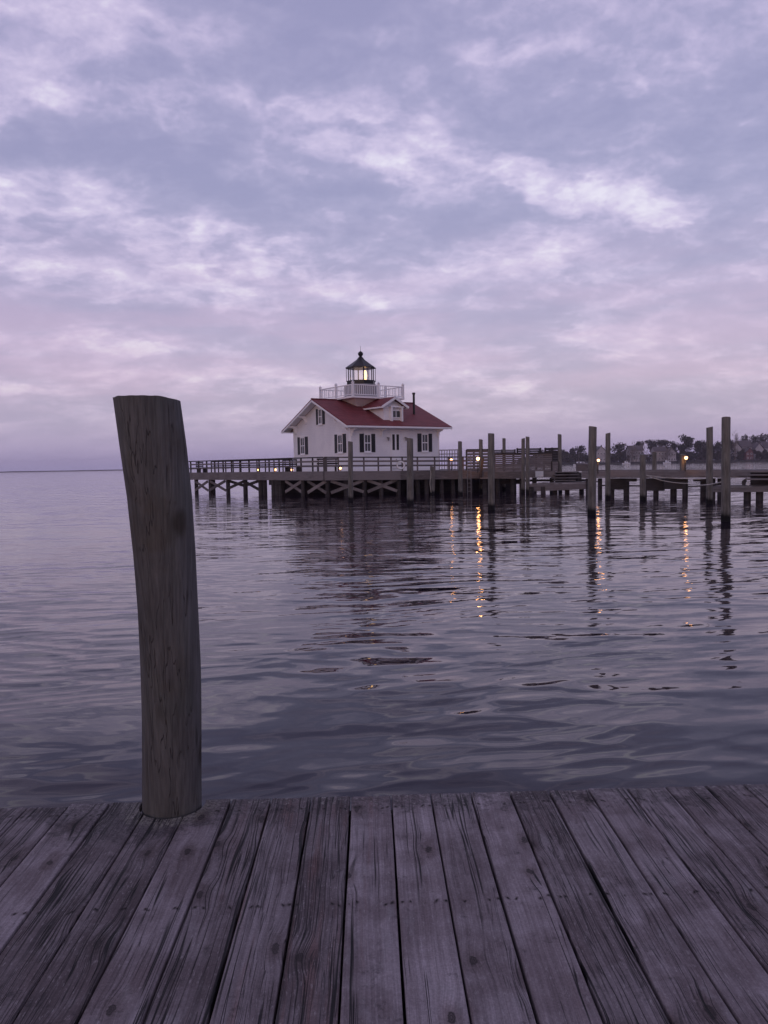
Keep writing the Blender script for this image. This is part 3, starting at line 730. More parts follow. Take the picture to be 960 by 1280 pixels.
def window(px0, px1, py0, py1, face, shutters=True, sash=True):
    """outer px extents incl. shutters on face 'L' (x=0) or 'R' (y=0)"""
    ax = 0 if face == 'L' else 1; al = 1 - ax
    pa = hit(px0, (py0 + py1) / 2, ax, 0); pb_ = hit(px1, (py0 + py1) / 2, ax, 0); pc = (px0 + px1) / 2
    z1 = hit(pc, py0, ax, 0).z; z0 = hit(pc, py1, ax, 0).z
    s0, s1 = sorted((pa[al], pb_[al])); wd = s1 - s0; sw = wd * (.27 if shutters else .0)
    def bx(a0, a1, d0, d1, c0, c1):
        q = MB()
        if face == 'L': q.box(-d1, -d0, a0, a1, c0, c1)
        else: q.box(a0, a1, -d1, -d0, c0, c1)
        return q
    a0, a1 = s0 + sw, s1 - sw
    fr = MB(); t_ = .09
    for q in (bx(a0, a0 + t_, .003, .07, z0, z1), bx(a1 - t_, a1, .003, .07, z0, z1), bx(a0 + t_, a1 - t_, .003, .07, z1 - t_, z1), bx(a0 + t_, a1 - t_, .003, .07, z0, z0 + t_)): fr.add(q.v, q.f)
    win = fr.build('window', 'trim', house)
    g_ = bx(a0 + t_, a1 - t_, .004, .018, z0 + t_, z1 - t_); g_.build('pane', 'pane', win)
    sm = MB(); mid = (z0 + z1) / 2
    q = bx(a0 + t_, a1 - t_, .019, .05, mid - .035, mid + .035); sm.add(q.v, q.f)
    ca = (a0 + a1) / 2
    for c0, c1 in ((z0 + t_, mid - .035), (mid + .035, z1 - t_)):
        q = bx(ca - .02, ca + .02, .019, .04, c0, c1); sm.add(q.v, q.f)
    sm.build('muntin', 'trim', win)
    q = bx(a0 - .05, a1 + .05, .003, .12, z0 - .09, z0 - .003); q.build('sill', 'trim', win)
    q = bx(a0 - .04, a1 + .04, .003, .09, z1 + .003, z1 + .09); q.build('lintel', 'trim', win)
    if shutters:
        for c0, c1 in ((s0, a0 - .012), (a1 + .012, s1)):
            q = bx(c0, c1, .003, .05, z0 - .02, z1 + .02)
            k = z0 + .08
            while k < z1 - .1:
                r_ = bx(c0 + .05, c1 - .05, .0501, .062, k, k + .045); q.add(r_.v, r_.f); k += .09
            q.build('shutter', 'shutter', house)
window(372.5, 385, 546.5, 568, 'L'); window(418.7, 432.7, 543, 566, 'L')
window(449.5, 468.7, 542.5, 565, 'R'); window(521.8, 539.8, 542.3, 564.5, 'R')
window(395.5, 406, 511, 530.5, 'L')
# small gable vent
p = hit(419, 525, 0, 0); b = MB(); b.box(-.05, -.003, p.y - .18, p.y + .18, p.z - .3, p.z + .3); b.build('gable_vent', 'trim', house)
# door: white frame, two tall dark lights
pa, pb_ = hit(488.5, 560, 1, 0), hit(499.8, 560, 1, 0); zt = hit(494, 543, 1, 0).z; zm = hit(494, 562.5, 1, 0).z
dr = MB(); dr.box(pa.x, pb_.x, -.06, -.003, .12, zt + .12); dr = dr.build('door', 'trim', house)
wd = pb_.x - pa.x
for c0, c1 in ((.14, .40), (.60, .86)):
    b = MB(); b.box(pa.x + wd * c0, pa.x + wd * c1, -.075, -.061, zm, zt); b.build('pane', 'dark_wood', dr)
b = MB(); b.cone((pa.x + wd * .52, -.061, 1.05), (pa.x + wd * .52, -.13, 1.05), .03, .03, 8); b.build('handle', 'black', dr)
for px in (484, 506):                             # unlit wall lanterns
    p = hit(px, 547, 1, 0); b = MB(); b.box(p.x - .05, p.x + .05, -.16, -.003, p.z - .02, p.z + .04); b.cone((p.x, -.2, p.z - .3), (p.x, -.2, p.z), .05, .11, 8); b.build('wall_lantern', 'galv', house)

# dormer on the right-hand slope
dc = hit(494.5, 518, 1, 1.4)
yF = 1.35                                          # dormer face plane: where the roof passes under the window's foot
for yy in [.2 + .02 * k for k in range(150)]:
    if hit(494.5, 525.2, 1, yy).z >= zroof(yy): continue
    yF = yy; break
for yy in [.1 + .02 * k for k in range(150)]:
    if hit(494.5, 525.2, 1, yy).z <= zroof(yy): yF = yy; break
pk = hit(494, 496.6, 1, yF - .45); xm = pk.x
zpk = pk.z; lo = hit(477.8, 507.8, 1, yF - .45); hw = abs(xm - lo.x); zlo = lo.z
def yroof_at(z): return SZ / 2 - (zr - z) / sl_r
b = MB()
half = hw - .45
zc = zlo + (zpk - zlo) * (.45 / hw)
face_pts = [(xm - half, yF, zroof(yF) - .25), (xm + half, yF, zroof(yF) - .25), (xm + half, yF, zc - .06), (xm, yF, zpk - .14), (xm - half, yF, zc - .06)]
b.prism(face_pts, (0, 3.4, 0)); dorm = b.build('dormer', 'white', house)
b = MB()
for sg in (-1, 1):
    yb1, yb2 = yroof_at(zpk) + .12, yroof_at(zlo) + .1
    P = [(xm, yF - .45, zpk), (xm, min(yb1, SZ / 2), zpk), (xm + sg * hw, yb2, zlo), (xm + sg * hw, yF - .45, zlo)]
    b.prism(P, (0, 0, .07))
b.build('dormer_roof', 'red', dorm)
for sg in (-1, 1):
    b = MB(); b.beam((xm, yF - .49, zpk - .06), (xm + sg * (hw + .04), yF - .49, zlo - .06), .06, .2); b.build('bargeboard', 'trim', dorm)
    yb2 = yroof_at(zlo) + .05
    b = MB(); b.beam((xm + sg * (hw + .02), yF - .5, zlo - .07), (xm + sg * (hw + .02), yb2, zlo - .07), .06, .14); b.build('eave_board', 'trim', dorm)
wz1 = hit(494, 512.4, 1, yF).z; wz0 = hit(494, 522.8, 1, yF).z; wx0 = hit(489.3, 517, 1, yF).x; wx1 = hit(499.8, 517, 1, yF).x
b = MB(); t_ = .13
for q in ((wx0 - .12 - t_, wx0 - t_ + .05), (wx1 - .05 + t_ - .12, wx1 + t_ - .0)): b.box(q[0], q[1], yF - .34, yF - .003, zroof(yF) - .12, wz1 + .2)
b.box(wx0 - .27, wx1 + .27, yF - .36, yF - .003, wz1 + .203, wz1 + .32); dw = b.build('window', 'trim', dorm)
b = MB(); b.box(wx0, wx1, yF - .05, yF - .004, wz0, wz1); b.build('pane', 'pane', dorm)
b = MB(); b.box((wx0 + wx1) / 2 - .03, (wx0 + wx1) / 2 + .03, yF - .075, yF - .051, wz0, wz1); b.box(wx0, wx1, yF - .07, yF - .051, wz0, wz0 + .09); b.box(wx0, wx1, yF - .10, yF - .051, wz1 - .1, wz1); b.build('sash', 'trim', dorm)
# flue pipe
fz = hit(517.5, 516.5, 1, 2.6); fx = fz.x
for yy in [2.0 + .02 * k for k in range(120)]:
    q = hit(517.5, 516.5, 1, yy)
    if q.z >= zroof(yy) - .02: fx, fy = q.x, yy; break
else: fy = 2.6
ft = hit(517.5, 491.5, 1, fy).z
b = MB(); b.cone((fx, fy, zroof(fy) - .2), (fx, fy, ft), .11, .11, 12); b.cone((fx, fy, ft - .12), (fx, fy, ft + .05), .15, .15, 12); b.build('flue_pipe', 'black', house)

# gallery and lantern
cL = Vector((-1.81 - .17, 74.25, 0)); cl = HI @ Vector((cL.x, cL.y, 1.75)); gx0, gy0 = cl.x, cl.y
HS = 2.85
def gz(px, py): return hit(px, py, 1, gy0 - HS).z
nc = HM @ Vector((gx0 - HS, gy0 - HS, 0))
zf = atY(446, 495.2, nc.y).z - 1.75; zt_ = atY(446, 479.6, nc.y).z - 1.75
tw = lambda r, z: [(gx0 - r, gy0 - r, z), (gx0 + r, gy0 - r, z), (gx0 + r, gy0 + r, z), (gx0 - r, gy0 + r, z)]
b = MB(); lo_ = tw(1.15, zf - 1.25); hi_ = tw(2.35, zf - .12)
b.add(lo_ + hi_, [(0, 3, 2, 1), (4, 5, 6, 7), (0, 1, 5, 4), (1, 2, 6, 5), (2, 3, 7, 6), (3, 0, 4, 7)]); tower = b.build('cupola_base', 'white', house)
b = MB(); b.box(gx0 - HS - .1, gx0 + HS + .1, gy0 - HS - .1, gy0 + HS + .1, zf - .118, zf + .06); b.build('gallery_floor', 'trim', house)
rail_root = MB()
cor = [(-1, -1), (1, -1), (1, 1), (-1, 1)]
pts_done = set()
for i in range(4):
    (x0, y0), (x1, y1) = cor[i], cor[(i + 1) % 4]
    P = Vector((gx0 + x0 * HS, gy0 + y0 * HS, 0)); Q = Vector((gx0 + x1 * HS, gy0 + y1 * HS, 0))
    Uz = Vector((0, 0, 1))
    b = MB(); b.beam(P + Uz * (zt_ - .04), Q + Uz * (zt_ - .04), .1, .08); b.beam(P + Uz * (zf + .2), Q + Uz * (zf + .2), .07, .07)
    for k in range(1, 24):
        if k == 12: continue
        c = P.lerp(Q, k / 24); b.cone(c + Uz * (zf + .2), c + Uz * (zt_ - .07), .028, .028, 6, cap=False)
    b.build('balustrade', 'trim', house)
    for c in (P, P.lerp(Q, .5)):
        b = MB(); b.box(c.x - .09, c.x + .09, c.y - .09, c.y + .09, zf + .06, zt_ + .14); b.box(c.x - .12, c.x + .12, c.y - .12, c.y + .12, zt_ + .14, zt_ + .19)
        b.lathe((c.x, c.y, zt_ + .19), [(.05, 0), (.08, .06), (.03, .13)], 8); b.build('newel_post', 'trim', house)
cy_ = cL.y
def Lz(py): return atY(454, py, cy_).z - 1.75
pxm = cy_ / F
rr8 = R(22.5)
b = MB(); b.lathe((gx0, gy0, 0), [(1.62, zf + .06), (1.62, Lz(481.8)), (1.5, Lz(481.2))], 8, rr8); b.build('lantern_drum', 'drum', house)
b = MB(); b.lathe((gx0, gy0, 0), [(1.38, Lz(481)), (1.38, Lz(477.2)), (1.46, Lz(477)), (1.46, Lz(476.4))], 8, rr8); b.build('lantern_parapet', 'black', house)
zg0, zg1 = Lz(476.3), Lz(460.8)
rG = 1.22
b = MB()
for k in range(8):
    a = rr8 + k * math.pi / 4; a2 = a + math.pi / 4
    p = (gx0 + rG * math.cos(a), gy0 + rG * math.sin(a)); q = (gx0 + rG * math.cos(a2), gy0 + rG * math.sin(a2))
    b = MB(); b.beam((*p, zg0), (*p, zg1), .065, .065); b.build('lantern_mullion', 'black', house)
    b = MB(); b.beam((gx0 + 1.42 * math.cos(a), gy0 + 1.42 * math.sin(a), zg0), (gx0 + 1.42 * math.cos(a), gy0 + 1.42 * math.sin(a), zg1), .035, .035); b.build('gallery_stanchion', 'black', house)
b = MB()
for k in range(8):
    a = rr8 + k * math.pi / 4; a2 = a + math.pi / 4
    p = Vector((gx0 + rG * math.cos(a), gy0 + rG * math.sin(a), zg0)); q = Vector((gx0 + rG * math.cos(a2), gy0 + rG * math.sin(a2), zg0))
    b.add([p, q, q + Vector((0, 0, zg1 - zg0)), p + Vector((0, 0, zg1 - zg0))], [(0, 1, 2, 3)])
b.build('lantern_glass', 'lantern_glass', house, recalc=False)
ze8 = Lz(459.8); zp8 = Lz(446)
b = MB(); b.lathe((gx0, gy0, 0), [(1.30, zg1 + .001), (1.50, zg1 + .02), (1.50, ze8), (.95, ze8 + (zp8 - ze8) * .36), (.42, ze8 + (zp8 - ze8) * .72), (.17, zp8), (.12, zp8 + .05)], 8, rr8); lr = b.build('lantern_roof', 'black', house)
b = MB(); b.lathe((gx0, gy0, zp8 + .05), [(.12, 0), (.22, .1), (.26, .24), (.2, .38), (.1, .45), (.018, .5), (.014, .98)], 12); b.build('finial', 'black', lr)
b = MB(); zc_ = (Lz(463) + Lz(476)) / 2; hh = (Lz(463) - Lz(476)) / 2
lcen = HI @ atY(456.6, 470, cy_)
b.lathe((lcen.x, lcen.y, 0), [(.06, zc_ - hh), (.13, zc_ - hh * .6), (.17, zc_), (.13, zc_ + hh * .6), (.05, zc_ + hh)], 16); b.build('beacon_lens', 'lens', house, smooth=True)
b = MB(); b.cone((lcen.x, lcen.y, zg0 - .1), (lcen.x, lcen.y, zc_ - hh), .14, .1, 10); b.build('lens_pedestal', 'black', house)

# ------------------------------------------------------------------ lamps
def lamp(px, py, D, label, hot=False, post_to=None, r=.085):
    c = atY(px, py, D); z0 = post_to if post_to is not None else c.z - .3
    t = empty('dock_lamp', (c.x, c.y, z0), label=label, cat='lamp', group='lit lamps along the piers')
    b = MB(); b.cone((c.x, c.y + .12, z0), (c.x, c.y + .12, c.z + .14), .035, .035, 8); part('stem', b, 'black', t)
    b = MB(); b.lathe((c.x, c.y, c.z + r * .9), [(r * 1.5, 0), (r * 1.25, .03), (.03, .08)], 12); b.beam((c.x, c.y, c.z + r + .04), (c.x, c.y + .12, c.z + r + .04), .03, .03); part('lamp_shade', b, 'black', t)
    b = MB(); b.lathe((c.x, c.y, c.z), [(r * .4, -r), (r * .85, -r * .55), (r, 0), (r * .85, r * .5), (r * .5, r * .85)], 12); part('bulb', b, 'bulb_hot' if hot else 'bulb', t, smooth=True)
    pt = bpy.data.lights.new('lamp_glow', 'POINT'); pt.energy = 18 if hot else 6; pt.color = (1, .42, .14); pt.shadow_soft_size = .1
    po = bpy.data.objects.new('lamp_glow', pt); COL.objects.link(po); po.parent = t; po.location = c - t.location + Vector((0, -.16 if hot else 0, -r - .12))
    return t
lamp(322.7, 587.3, 68.5, 'small low lamp on the pier, leftmost of the lit lamps', post_to=ZD, r=.08)
lamp(344, 587, 66.8, 'low pier lamp, second lit lamp from the left', post_to=ZD, r=.10)
lamp(365, 587.3, 64.7, 'low pier lamp by the bench, third lit lamp from the left', post_to=ZD, r=.10)
lamp(425.5, 585.2, 61.5, 'low pier lamp just left of the slim piling by the cottage corner', post_to=ZD, r=.09)
lamp(564.2, 574.8, 61.0, 'lamp on the pier rail just left of the thin piling by the ladder', post_to=1.75, r=.10)
lamp(597.5, 573.3, 59.4, 'brightest orange lamp, before the board fence', True, 1.6, .125)
lamp(748, 575.3, 50.0, 'lamp just right of the tall thick piling', post_to=1.5, r=.09)
lamp(857.6, 572.2, 46.8, 'rightmost lit lamp, on the short post of the right boardwalk', post_to=1.6, r=.10)

# ------------------------------------------------------------------ middle boardwalk with board fence
def P3(px, py, D): return atY(px, py, D)
mid = empty('boardwalk', (9, 60, 0), label='timber boardwalk below the board fence, between ladder and stepped ramp', cat='boardwalk')
def quadbox(a, b2, z0a, z1a, z0b, z1b, depth):    # bar between two ground points with its own heights, depth away from the eye
    dn = Vector((b2.x - a.x, b2.y - a.y, 0)).normalized(); nr = Vector((-dn.y, dn.x, 0)) * depth
    q = MB()
    A0 = Vector((a.x, a.y, 0)); B0 = Vector((b2.x, b2.y, 0)); Uz = Vector((0, 0, 1))
    q.add([A0 + Uz * z0a, B0 + Uz * z0b, B0 + nr + Uz * z0b, A0 + nr + Uz * z0a, A0 + Uz * z1a, B0 + Uz * z1b, B0 + nr + Uz * z1b, A0 + nr + Uz * z1a],
          [(0, 3, 2, 1), (4, 5, 6, 7), (0, 1, 5, 4), (1, 2, 6, 5), (2, 3, 7, 6), (3, 0, 4, 7)]); return q
def bar(px0, px1, yt0, yt1, yb0, yb1, D0, D1, depth):
    a0, a1 = P3(px0, yt0, D0), P3(px0, yb0, D0); b0, b1 = P3(px1, yt1, D1), P3(px1, yb1, D1)
    return quadbox(a0, b0, a1.z, a0.z, b1.z, b0.z, depth)
part('decking', bar(584, 694, 589.2, 588.6, 590.4, 589.8, 60.45, 60, 5.2), 'pier', mid)
part('rim_beam', bar(583.5, 655, 590, 589.5, 598, 598.5, 60.2, 60.0, .1), 'pier', mid)
part('rim_beam', bar(655.5, 694, 589.5, 589.5, 597, 596.5, 60.0, 59.7, .1), 'pier', mid)
for px in (588, 606, 622, 641, 652, 668, 690):
    for dd in (.6, 3.8):
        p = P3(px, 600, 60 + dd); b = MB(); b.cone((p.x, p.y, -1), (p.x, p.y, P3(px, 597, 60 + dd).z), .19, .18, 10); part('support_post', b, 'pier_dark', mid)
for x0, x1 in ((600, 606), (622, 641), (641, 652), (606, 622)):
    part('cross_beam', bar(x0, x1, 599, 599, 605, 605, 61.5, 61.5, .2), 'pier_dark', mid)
part('hanging_plank', bar(600.5, 610, 597.3, 597, 598.6, 598.4, 59.9, 59.9, .25), 'pier', mid)

FG = 'grey horizontal board fences on the middle boardwalk'
def fence(px0, px1, yt0, yt1, yb0, yb1, D0, D1, rows, gap, label, m_='fence', posts=4, cap=True):
    c = P3(px0, yb0, D0); r_ = empty('board_fence', (c.x, c.y, c.z), label=label, cat='fence', group=FG)
    b = MB(); rs = random.Random(px0)
    for k in range(rows):
        t0 = k / rows; t1 = (k + 1 - gap * rs.uniform(.5, 1.3)) / rows
        q = bar(px0, px1, yt0 + (yb0 - yt0) * t0, yt1 + (yb1 - yt1) * t0, yt0 + (yb0 - yt0) * t1, yt1 + (yb1 - yt1) * t1, D0, D1, .04)
        b.add(q.v, q.f)
    part('board_panel', b, m_, r_)
    for k in range(posts):
        t = k / (posts - 1); px = px0 + (px1 - px0) * t; D = D0 + (D1 - D0) * t
        p = P3(px, 580, D); zt2 = P3(px, yt0 + (yt1 - yt0) * t - .5, D).z; zb2 = P3(px, yb0 + (yb1 - yb0) * t, D).z
        b = MB(); b.box(p.x - .07, p.x + .07, p.y + .06, p.y + .18, zb2, zt2); part('fence_post', b, 'pier_dark', r_)
    if cap:
        part('cap_rail', bar(px0 - .5, px1 + .5, yt0 - 1.4, yt1 - 1.4, yt0 - .1, yt1 - .1, D0 - .1, D1 - .1, .24), 'pier_dark', r_)
fence(583.5, 611, 562.8, 562.5, 589, 588.6, 62.6, 62.4, 7, .22, 'tall board fence glowing behind the brightest lamp')
fence(618.5, 654, 567.5, 567.2, 589, 588.8, 60.8, 60.8, 9, .16, 'board fence between the tall piling and the pair of touching pilings')
fence(661, 690, 567.2, 567, 589, 588.8, 60.8, 60.6, 9, .2, 'board fence above the small white sign')
fence(612, 644, 562.5, 562, 568, 568, 66, 66, 3, .2, 'distant low fence showing above the board fence, left of the pair of pilings', 'pier_dark', 3, False)
fence(647, 676, 560.6, 560.2, 568, 568, 67, 67, 3, .15, 'distant low fence showing above the board fence, behind the pair of pilings', 'pier_dark', 3, False)
fence(682, 699, 560, 559.6, 580, 580, 66, 66, 6, .2, 'distant tall fence behind the thin piling at the fence end', 'pier_dark', 3, False)
fence(690.5, 697.5, 577, 577, 599, 599, 60.2, 60.2, 7, .1, 'narrow board screen at the right end of the board fence', 'fence', 2, False)
# sign
c = P3(674.3, 592.3, 59.5); r_ = empty('sign', (c.x, c.y, c.z - .3), label='small blank white notice board hung on the boardwalk edge', cat='sign')
b = MB(); b.box(c.x - .31, c.x + .31, c.y, c.y + .03, c.z - .23, c.z + .21); part('board', b, 'sign', r_)
b = MB(); b.box(c.x - .36, c.x + .36, c.y + .031, c.y + .08, c.z - .27, c.z + .26); part('frame', b, 'pier', r_)
# ladder
l0 = P3(584.2, 600, 58.8); l1 = P3(588.8, 600, 58.8); zt2 = P3(586, 566, 58.8).z
r_ = empty('ladder', (l0.x, l0.y, 0), label='thin metal ladder dropping into the water beside the thin piling', cat='ladder')
for p in (l0, l1):
    b = MB(); b.cone((p.x, p.y, -.4), (p.x, p.y, zt2 if p is l0 else zt2 - .1), .026, .026, 8); part('side_rail', b, 'galv', r_)
k = .2
while k < zt2 - .3:
    b = MB(); b.cone((l0.x, l0.y, k), (l1.x, l1.y, k), .02, .02, 6); part('rung', b, 'galv', r_); k += .31
# diagonal strut beside the brightest lamp
b = MB(); b.beam(P3(600.5, 597, 60.0), P3(603.5, 573, 60.0), .18, .18, (0, 1, 0)); part('brace_post', b, 'pier_dark', mid)

# stepped ramp and low dock at the right of the fence
rp_ = empty('stepped_ramp', (14, 58, 0), label='low stepped timber ramp between the board fence and the tall thick piling', cat='ramp')
for k, (x0, x1, y0, y1, D, hgt) in enumerate(((695, 722, 589.8, 589.2, 59.5, 1.1), (694, 724, 593.2, 592.6, 59.0, 1.3), (692, 726, 597.0, 596.6, 58.4, 1.2), (694, 720, 600.3, 600, 58.0, 1.0))):
    part('step', bar(x0, x1, y0, y1, y0 + hgt, y1 + hgt, D, D, .9), 'pier', rp_)
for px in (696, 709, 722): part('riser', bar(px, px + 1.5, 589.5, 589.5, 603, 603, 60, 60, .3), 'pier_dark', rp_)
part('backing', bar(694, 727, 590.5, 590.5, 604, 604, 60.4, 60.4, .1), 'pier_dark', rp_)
ld = empty('low_dock', (13, 56, 0), label='low floating dock section left of the tall thick piling', cat='dock', group='low dock sections by the boardwalks')
part('decking', bar(662, 735, 604.5, 602.0, 605.8, 603.6, 58, 55, 2.0), 'pier', ld)
part('rim_beam', bar(661.5, 735.5, 606, 603.8, 614.5, 611.2, 57.9, 54.9, .1), 'fence', ld)
for px in (664, 679, 694, 709, 727):
    p = P3(px, 612, 57.2); b = MB(); b.cone((p.x, p.y, -1), (p.x, p.y, .5), .19, .18, 10); part('support_post', b, 'pier_dark', ld)
part('ledger', bar(640, 735, 599.5, 599.0, 602, 601.5, 61.5, 60, .15), 'pier_dark', ld)

# ------------------------------------------------------------------ right boardwalk
rb = empty('boardwalk', (16, 48, 0), label='right hand timber boardwalk on dark bents, crossing below the far trees', cat='boardwalk')
cols = [(727, 588.0, 53), (762, 587.6, 51), (830, 587.5, 48.5), (935, 587.2, 44.5), (1010, 587, 42)]
for (a, ya, Da), (b2, yb, Db) in zip(cols, cols[1:]):
    part('decking', bar(a, b2, ya, yb, ya + 1.3, yb + 1.3, Da, Db, 2.6), 'pier', rb)
    part('rim_beam', bar(a + .15, b2 - .15, ya + 1.5, yb + 1.5, ya + 8.3, yb + 8.0, Da - .02, Db - .02, .1), 'pier', rb)
    part('stringer', bar(a + .15, b2 - .15, ya + 8.5, yb + 8.2, ya + 9.6, yb + 9.6, Da + .1, Db + .1, .3), 'brace', rb)
def Dx(px):
    for (a, ya, Da), (b2, yb, Db) in zip(cols, cols[1:]):
        if a <= px <= b2: return Da + (Db - Da) * (px - a) / (b2 - a)
    return 45
for x0, x1, y0, y1 in ((763, 786, 598, 612), (802, 831, 598, 613.5), (831, 859.5, 598, 611.5), (868, 892, 599, 602), (877, 903, 605, 613), (783, 796, 598, 602)):
    D = Dx((x0 + x1) / 2); part('bent_cap', bar(x0, x1, y0, y0, y1, y1, D + .5, D + .3, .35), 'pier_dark', rb)
for x0, x1, y0, y1 in ((786, 802, 606.5, 608), (859.5, 877, 607.2, 608.6), (748, 763, 606, 607.6)):
    D = Dx((x0 + x1) / 2); part('cross_tie', bar(x0, x1, y0, y0, y1, y1, D + .6, D + .5, .12), 'pier_dark', rb)
for px, r in ((750, .15), (765, .16), (783, .19), (805, .19), (820, .17), (842, .2), (856.5, .17), (879, .17), (890, .2), (900, .15), (735, .16)):
    D = Dx(px) + .8; p = P3(px, 600, D); b = MB(); b.cone((p.x, p.y, -1), (p.x, p.y, P3(px, 598, D).z), r, r, 12); part('support_post', b, 'pier_dark', rb)
# short posts on the boardwalk
piling(818, 565.5, 588, 5.2, 'darker thin post on the right boardwalk beside the short stout piling', D=49.8, name='boardwalk_post')
piling(853.5, 568, 588, 7.0, 'short post carrying the rightmost lamp on the boardwalk', D=47.2, name='boardwalk_post')
piling(744.5, 577, 588.3, 6.0, 'low stub post half hidden behind the tall thick piling', D=52.0, name='boardwalk_post')
# utility pedestal left of the tall piling
c = P3(728, 588, 53.6); r_ = empty('utility_box', (c.x, c.y, c.z), label='low grey utility box at the left end of the right boardwalk', cat='utility box')
b = MB(); b.box(c.x - .35, c.x + .75, c.y, c.y + .4, c.z - .05, c.z + .42); b.prism([(c.x - .4, c.y - .04, c.z + .421), (c.x - .4, c.y + .44, c.z + .421), (c.x - .4, c.y + .2, c.z + .52)], (1.2, 0, 0)); part('cabinet', b, 'fence', r_)

# low dock far right with steps
ld2 = empty('low_dock', (20, 43, 0), label='low dock section at the far right behind the tallest piling', cat='dock', group='low dock sections by the boardwalks')
part('decking', bar(891, 1005, 607.8, 606.2, 609, 607.4, 43.5, 41, 2.0), 'pier', ld2)
part('rim_beam', bar(891, 1005, 609.2, 607.6, 615.2, 615.0, 43.4, 40.9, .1), 'pier', ld2)
for px, r in ((894, .16), (938.5, .19), (954, .19), (975, .19)):
    p = P3(px, 612, 43.4 - (px - 891) * .02); b = MB(); b.cone((p.x, p.y + .4, -1), (p.x, p.y + .4, .6), r, r, 12); part('support_post', b, 'pier_dark', ld2)
st = empty('step_platform', (20, 44, 0), label='dark stack of wide timber steps at the right edge, on the low dock', cat='steps')
for k, (x0, x1, y0, y1) in enumerate(((936, 1000, 588.5, 590.4), (934, 1000, 593.0, 594.6), (932, 1000, 598.4, 600))):
    part('step', bar(x0, x1, y0, y0, y1, y1, 43.0 - .4 * k, 41.6 - .4 * k, .9), 'pier', st)
part('riser', bar(938, 1000, 590.6, 590.6, 607, 607, 43.6, 42.2, .1), 'pier_dark', st)
part('side_stringer', bar(927.5, 933.5, 601, 597, 606.5, 606.5, 42.7, 42.6, .08), 'pier_dark', st)
b = MB(); p = P3(933.5, 602, 42.3); b.prism([p, p + Vector((.16, 0, 0)), p + Vector((.12, 0, -.22)), p + Vector((-.05, 0, -.18))], (0, .03, 0)); part('cleat_plate', b, 'trim', st)

# ropes
def rope(pts, label, sag, r=.022):
    P = []
    for (a, b2, s_) in zip(pts, pts[1:], sag):
        for k in range(12):
            t = k / 12; q = a.lerp(b2, t); q.z -= s_ * 4 * t * (1 - t); P.append(q)
    P.append(pts[-1]); b = MB(); b.tube(P, r, 8); o = b.build('rope', 'rope', smooth=True); tag(o, label, 'rope', 'white mooring ropes on the right boardwalk')
rope([P3(808.5, 594.5, 47.4), P3(859, 604.2, 45.5), P3(903, 602.2, 29.0)], 'long white rope sagging low from the short piling to the tallest piling', [.12, .12])
rope([P3(808, 594, 47.3), P3(858, 598.3, 45.9), P3(884, 598, 44.0)], 'upper white rope running nearly level along the boardwalk edge', [.05, .04])
o = MB(); o.tube([P3(537.8, 588, 57.9) + Vector((0, 0, -.02 * k * k * .1)) + Vector((.04 * math.sin(k * .7), 0, -.13 * k)) for k in range(12)], .02, 6)
tag(o.build('rope', 'rope', smooth=True), 'pale rope hanging down the front of the pale stub piling', 'rope')
# life ring station on the pier rail
p = onfront(501) + Vector((0, -.12, 0)); cz_ = atY(501, 581.5, p.y).z
r_ = empty('ring_buoy', (p.x, p.y, cz_), label='white ring buoy hung on the pier railing left of the piling by the door', cat='ring buoy')
b = MB(); nt_ = 20
for i in range(nt_):
    a0, a1 = 2 * math.pi * i / nt_, 2 * math.pi * (i + 1) / nt_
    b.cone((p.x + .27 * math.cos(a0), p.y, cz_ + .27 * math.sin(a0)), (p.x + .27 * math.cos(a1), p.y, cz_ + .27 * math.sin(a1)), .06, .06, 8)
part('ring', b, 'trim', r_)
b = MB(); b.tube([Vector((p.x + .36 * math.cos(t * math.pi / 4), p.y - .01, cz_ + .36 * math.sin(t * math.pi / 4))) for t in range(9)], .012, 5); part('grab_line', b, 'rope', r_)
# pale railing right of the cottage
a, c = P3(549, 567, 68), P3(575, 566, 68); r_ = empty('railing', (a.x, a.y, 1.75), label='pale low railing to the right of the cottage behind the pier rail', cat='railing')
for zo in (0, .35):
    b = MB(); b.beam((a.x, a.y, a.z + .3 - zo), (c.x, c.y, a.z + .3 - zo), .05, .08); part('rail', b, 'brace', r_)
for k in range(9):
    q = a.lerp(c, k / 8); b = MB(); b.box(q.x - .03, q.x + .03, q.y - .03, q.y + .03, 1.72, a.z + .27); part('railing_post', b, 'brace', r_)

# ------------------------------------------------------------------ far shores
mt, n = mat('shore_ground')
f = n.noise(n.obj(), .06, 6, .6); n.out(n.mix(f, (.020, .022, .014), (.06, .055, .04)), .95); M['shore'] = mt
def shore(name, x0, x1, y0, depth, zmax, step, label=None, bumps=.4):
    b = MB(); nx = int((x1 - x0) / step) + 1; prof = [(0, -1), (2, .25), (8, zmax * .7), (20, zmax), (depth, zmax * 1.1)]
    vs = []
    for i in range(nx):
        x_ = x0 + (x1 - x0) * i / (nx - 1); wv = mnoise.noise(Vector((x_ * .01, 3, 0))) * 12
        for dy_, z_ in prof:
            zz_ = z_ * (1 + bumps * mnoise.noise(Vector((x_ * .03, dy_, 7)))) if z_ > 0 else z_
            if i in (0, nx - 1): zz_ = min(zz_, -.2)
            vs.append(Vector((x_, y0 + wv + dy_, zz_)))
    k = len(prof); b.add(vs, [(i * k + j, (i + 1) * k + j, (i + 1) * k + j + 1, i * k + j + 1) for i in range(nx - 1) for j in range(k - 1)])
    o = b.build(name, 'shore'); tag(o, kind='structure'); return o
SD = 585
shore('shoreline', 95, 700, SD - 12, 160, 1.6, 6)
shore('far_shore', -2600, -560, 2420, 400, 2.6, 20, bumps=.7)

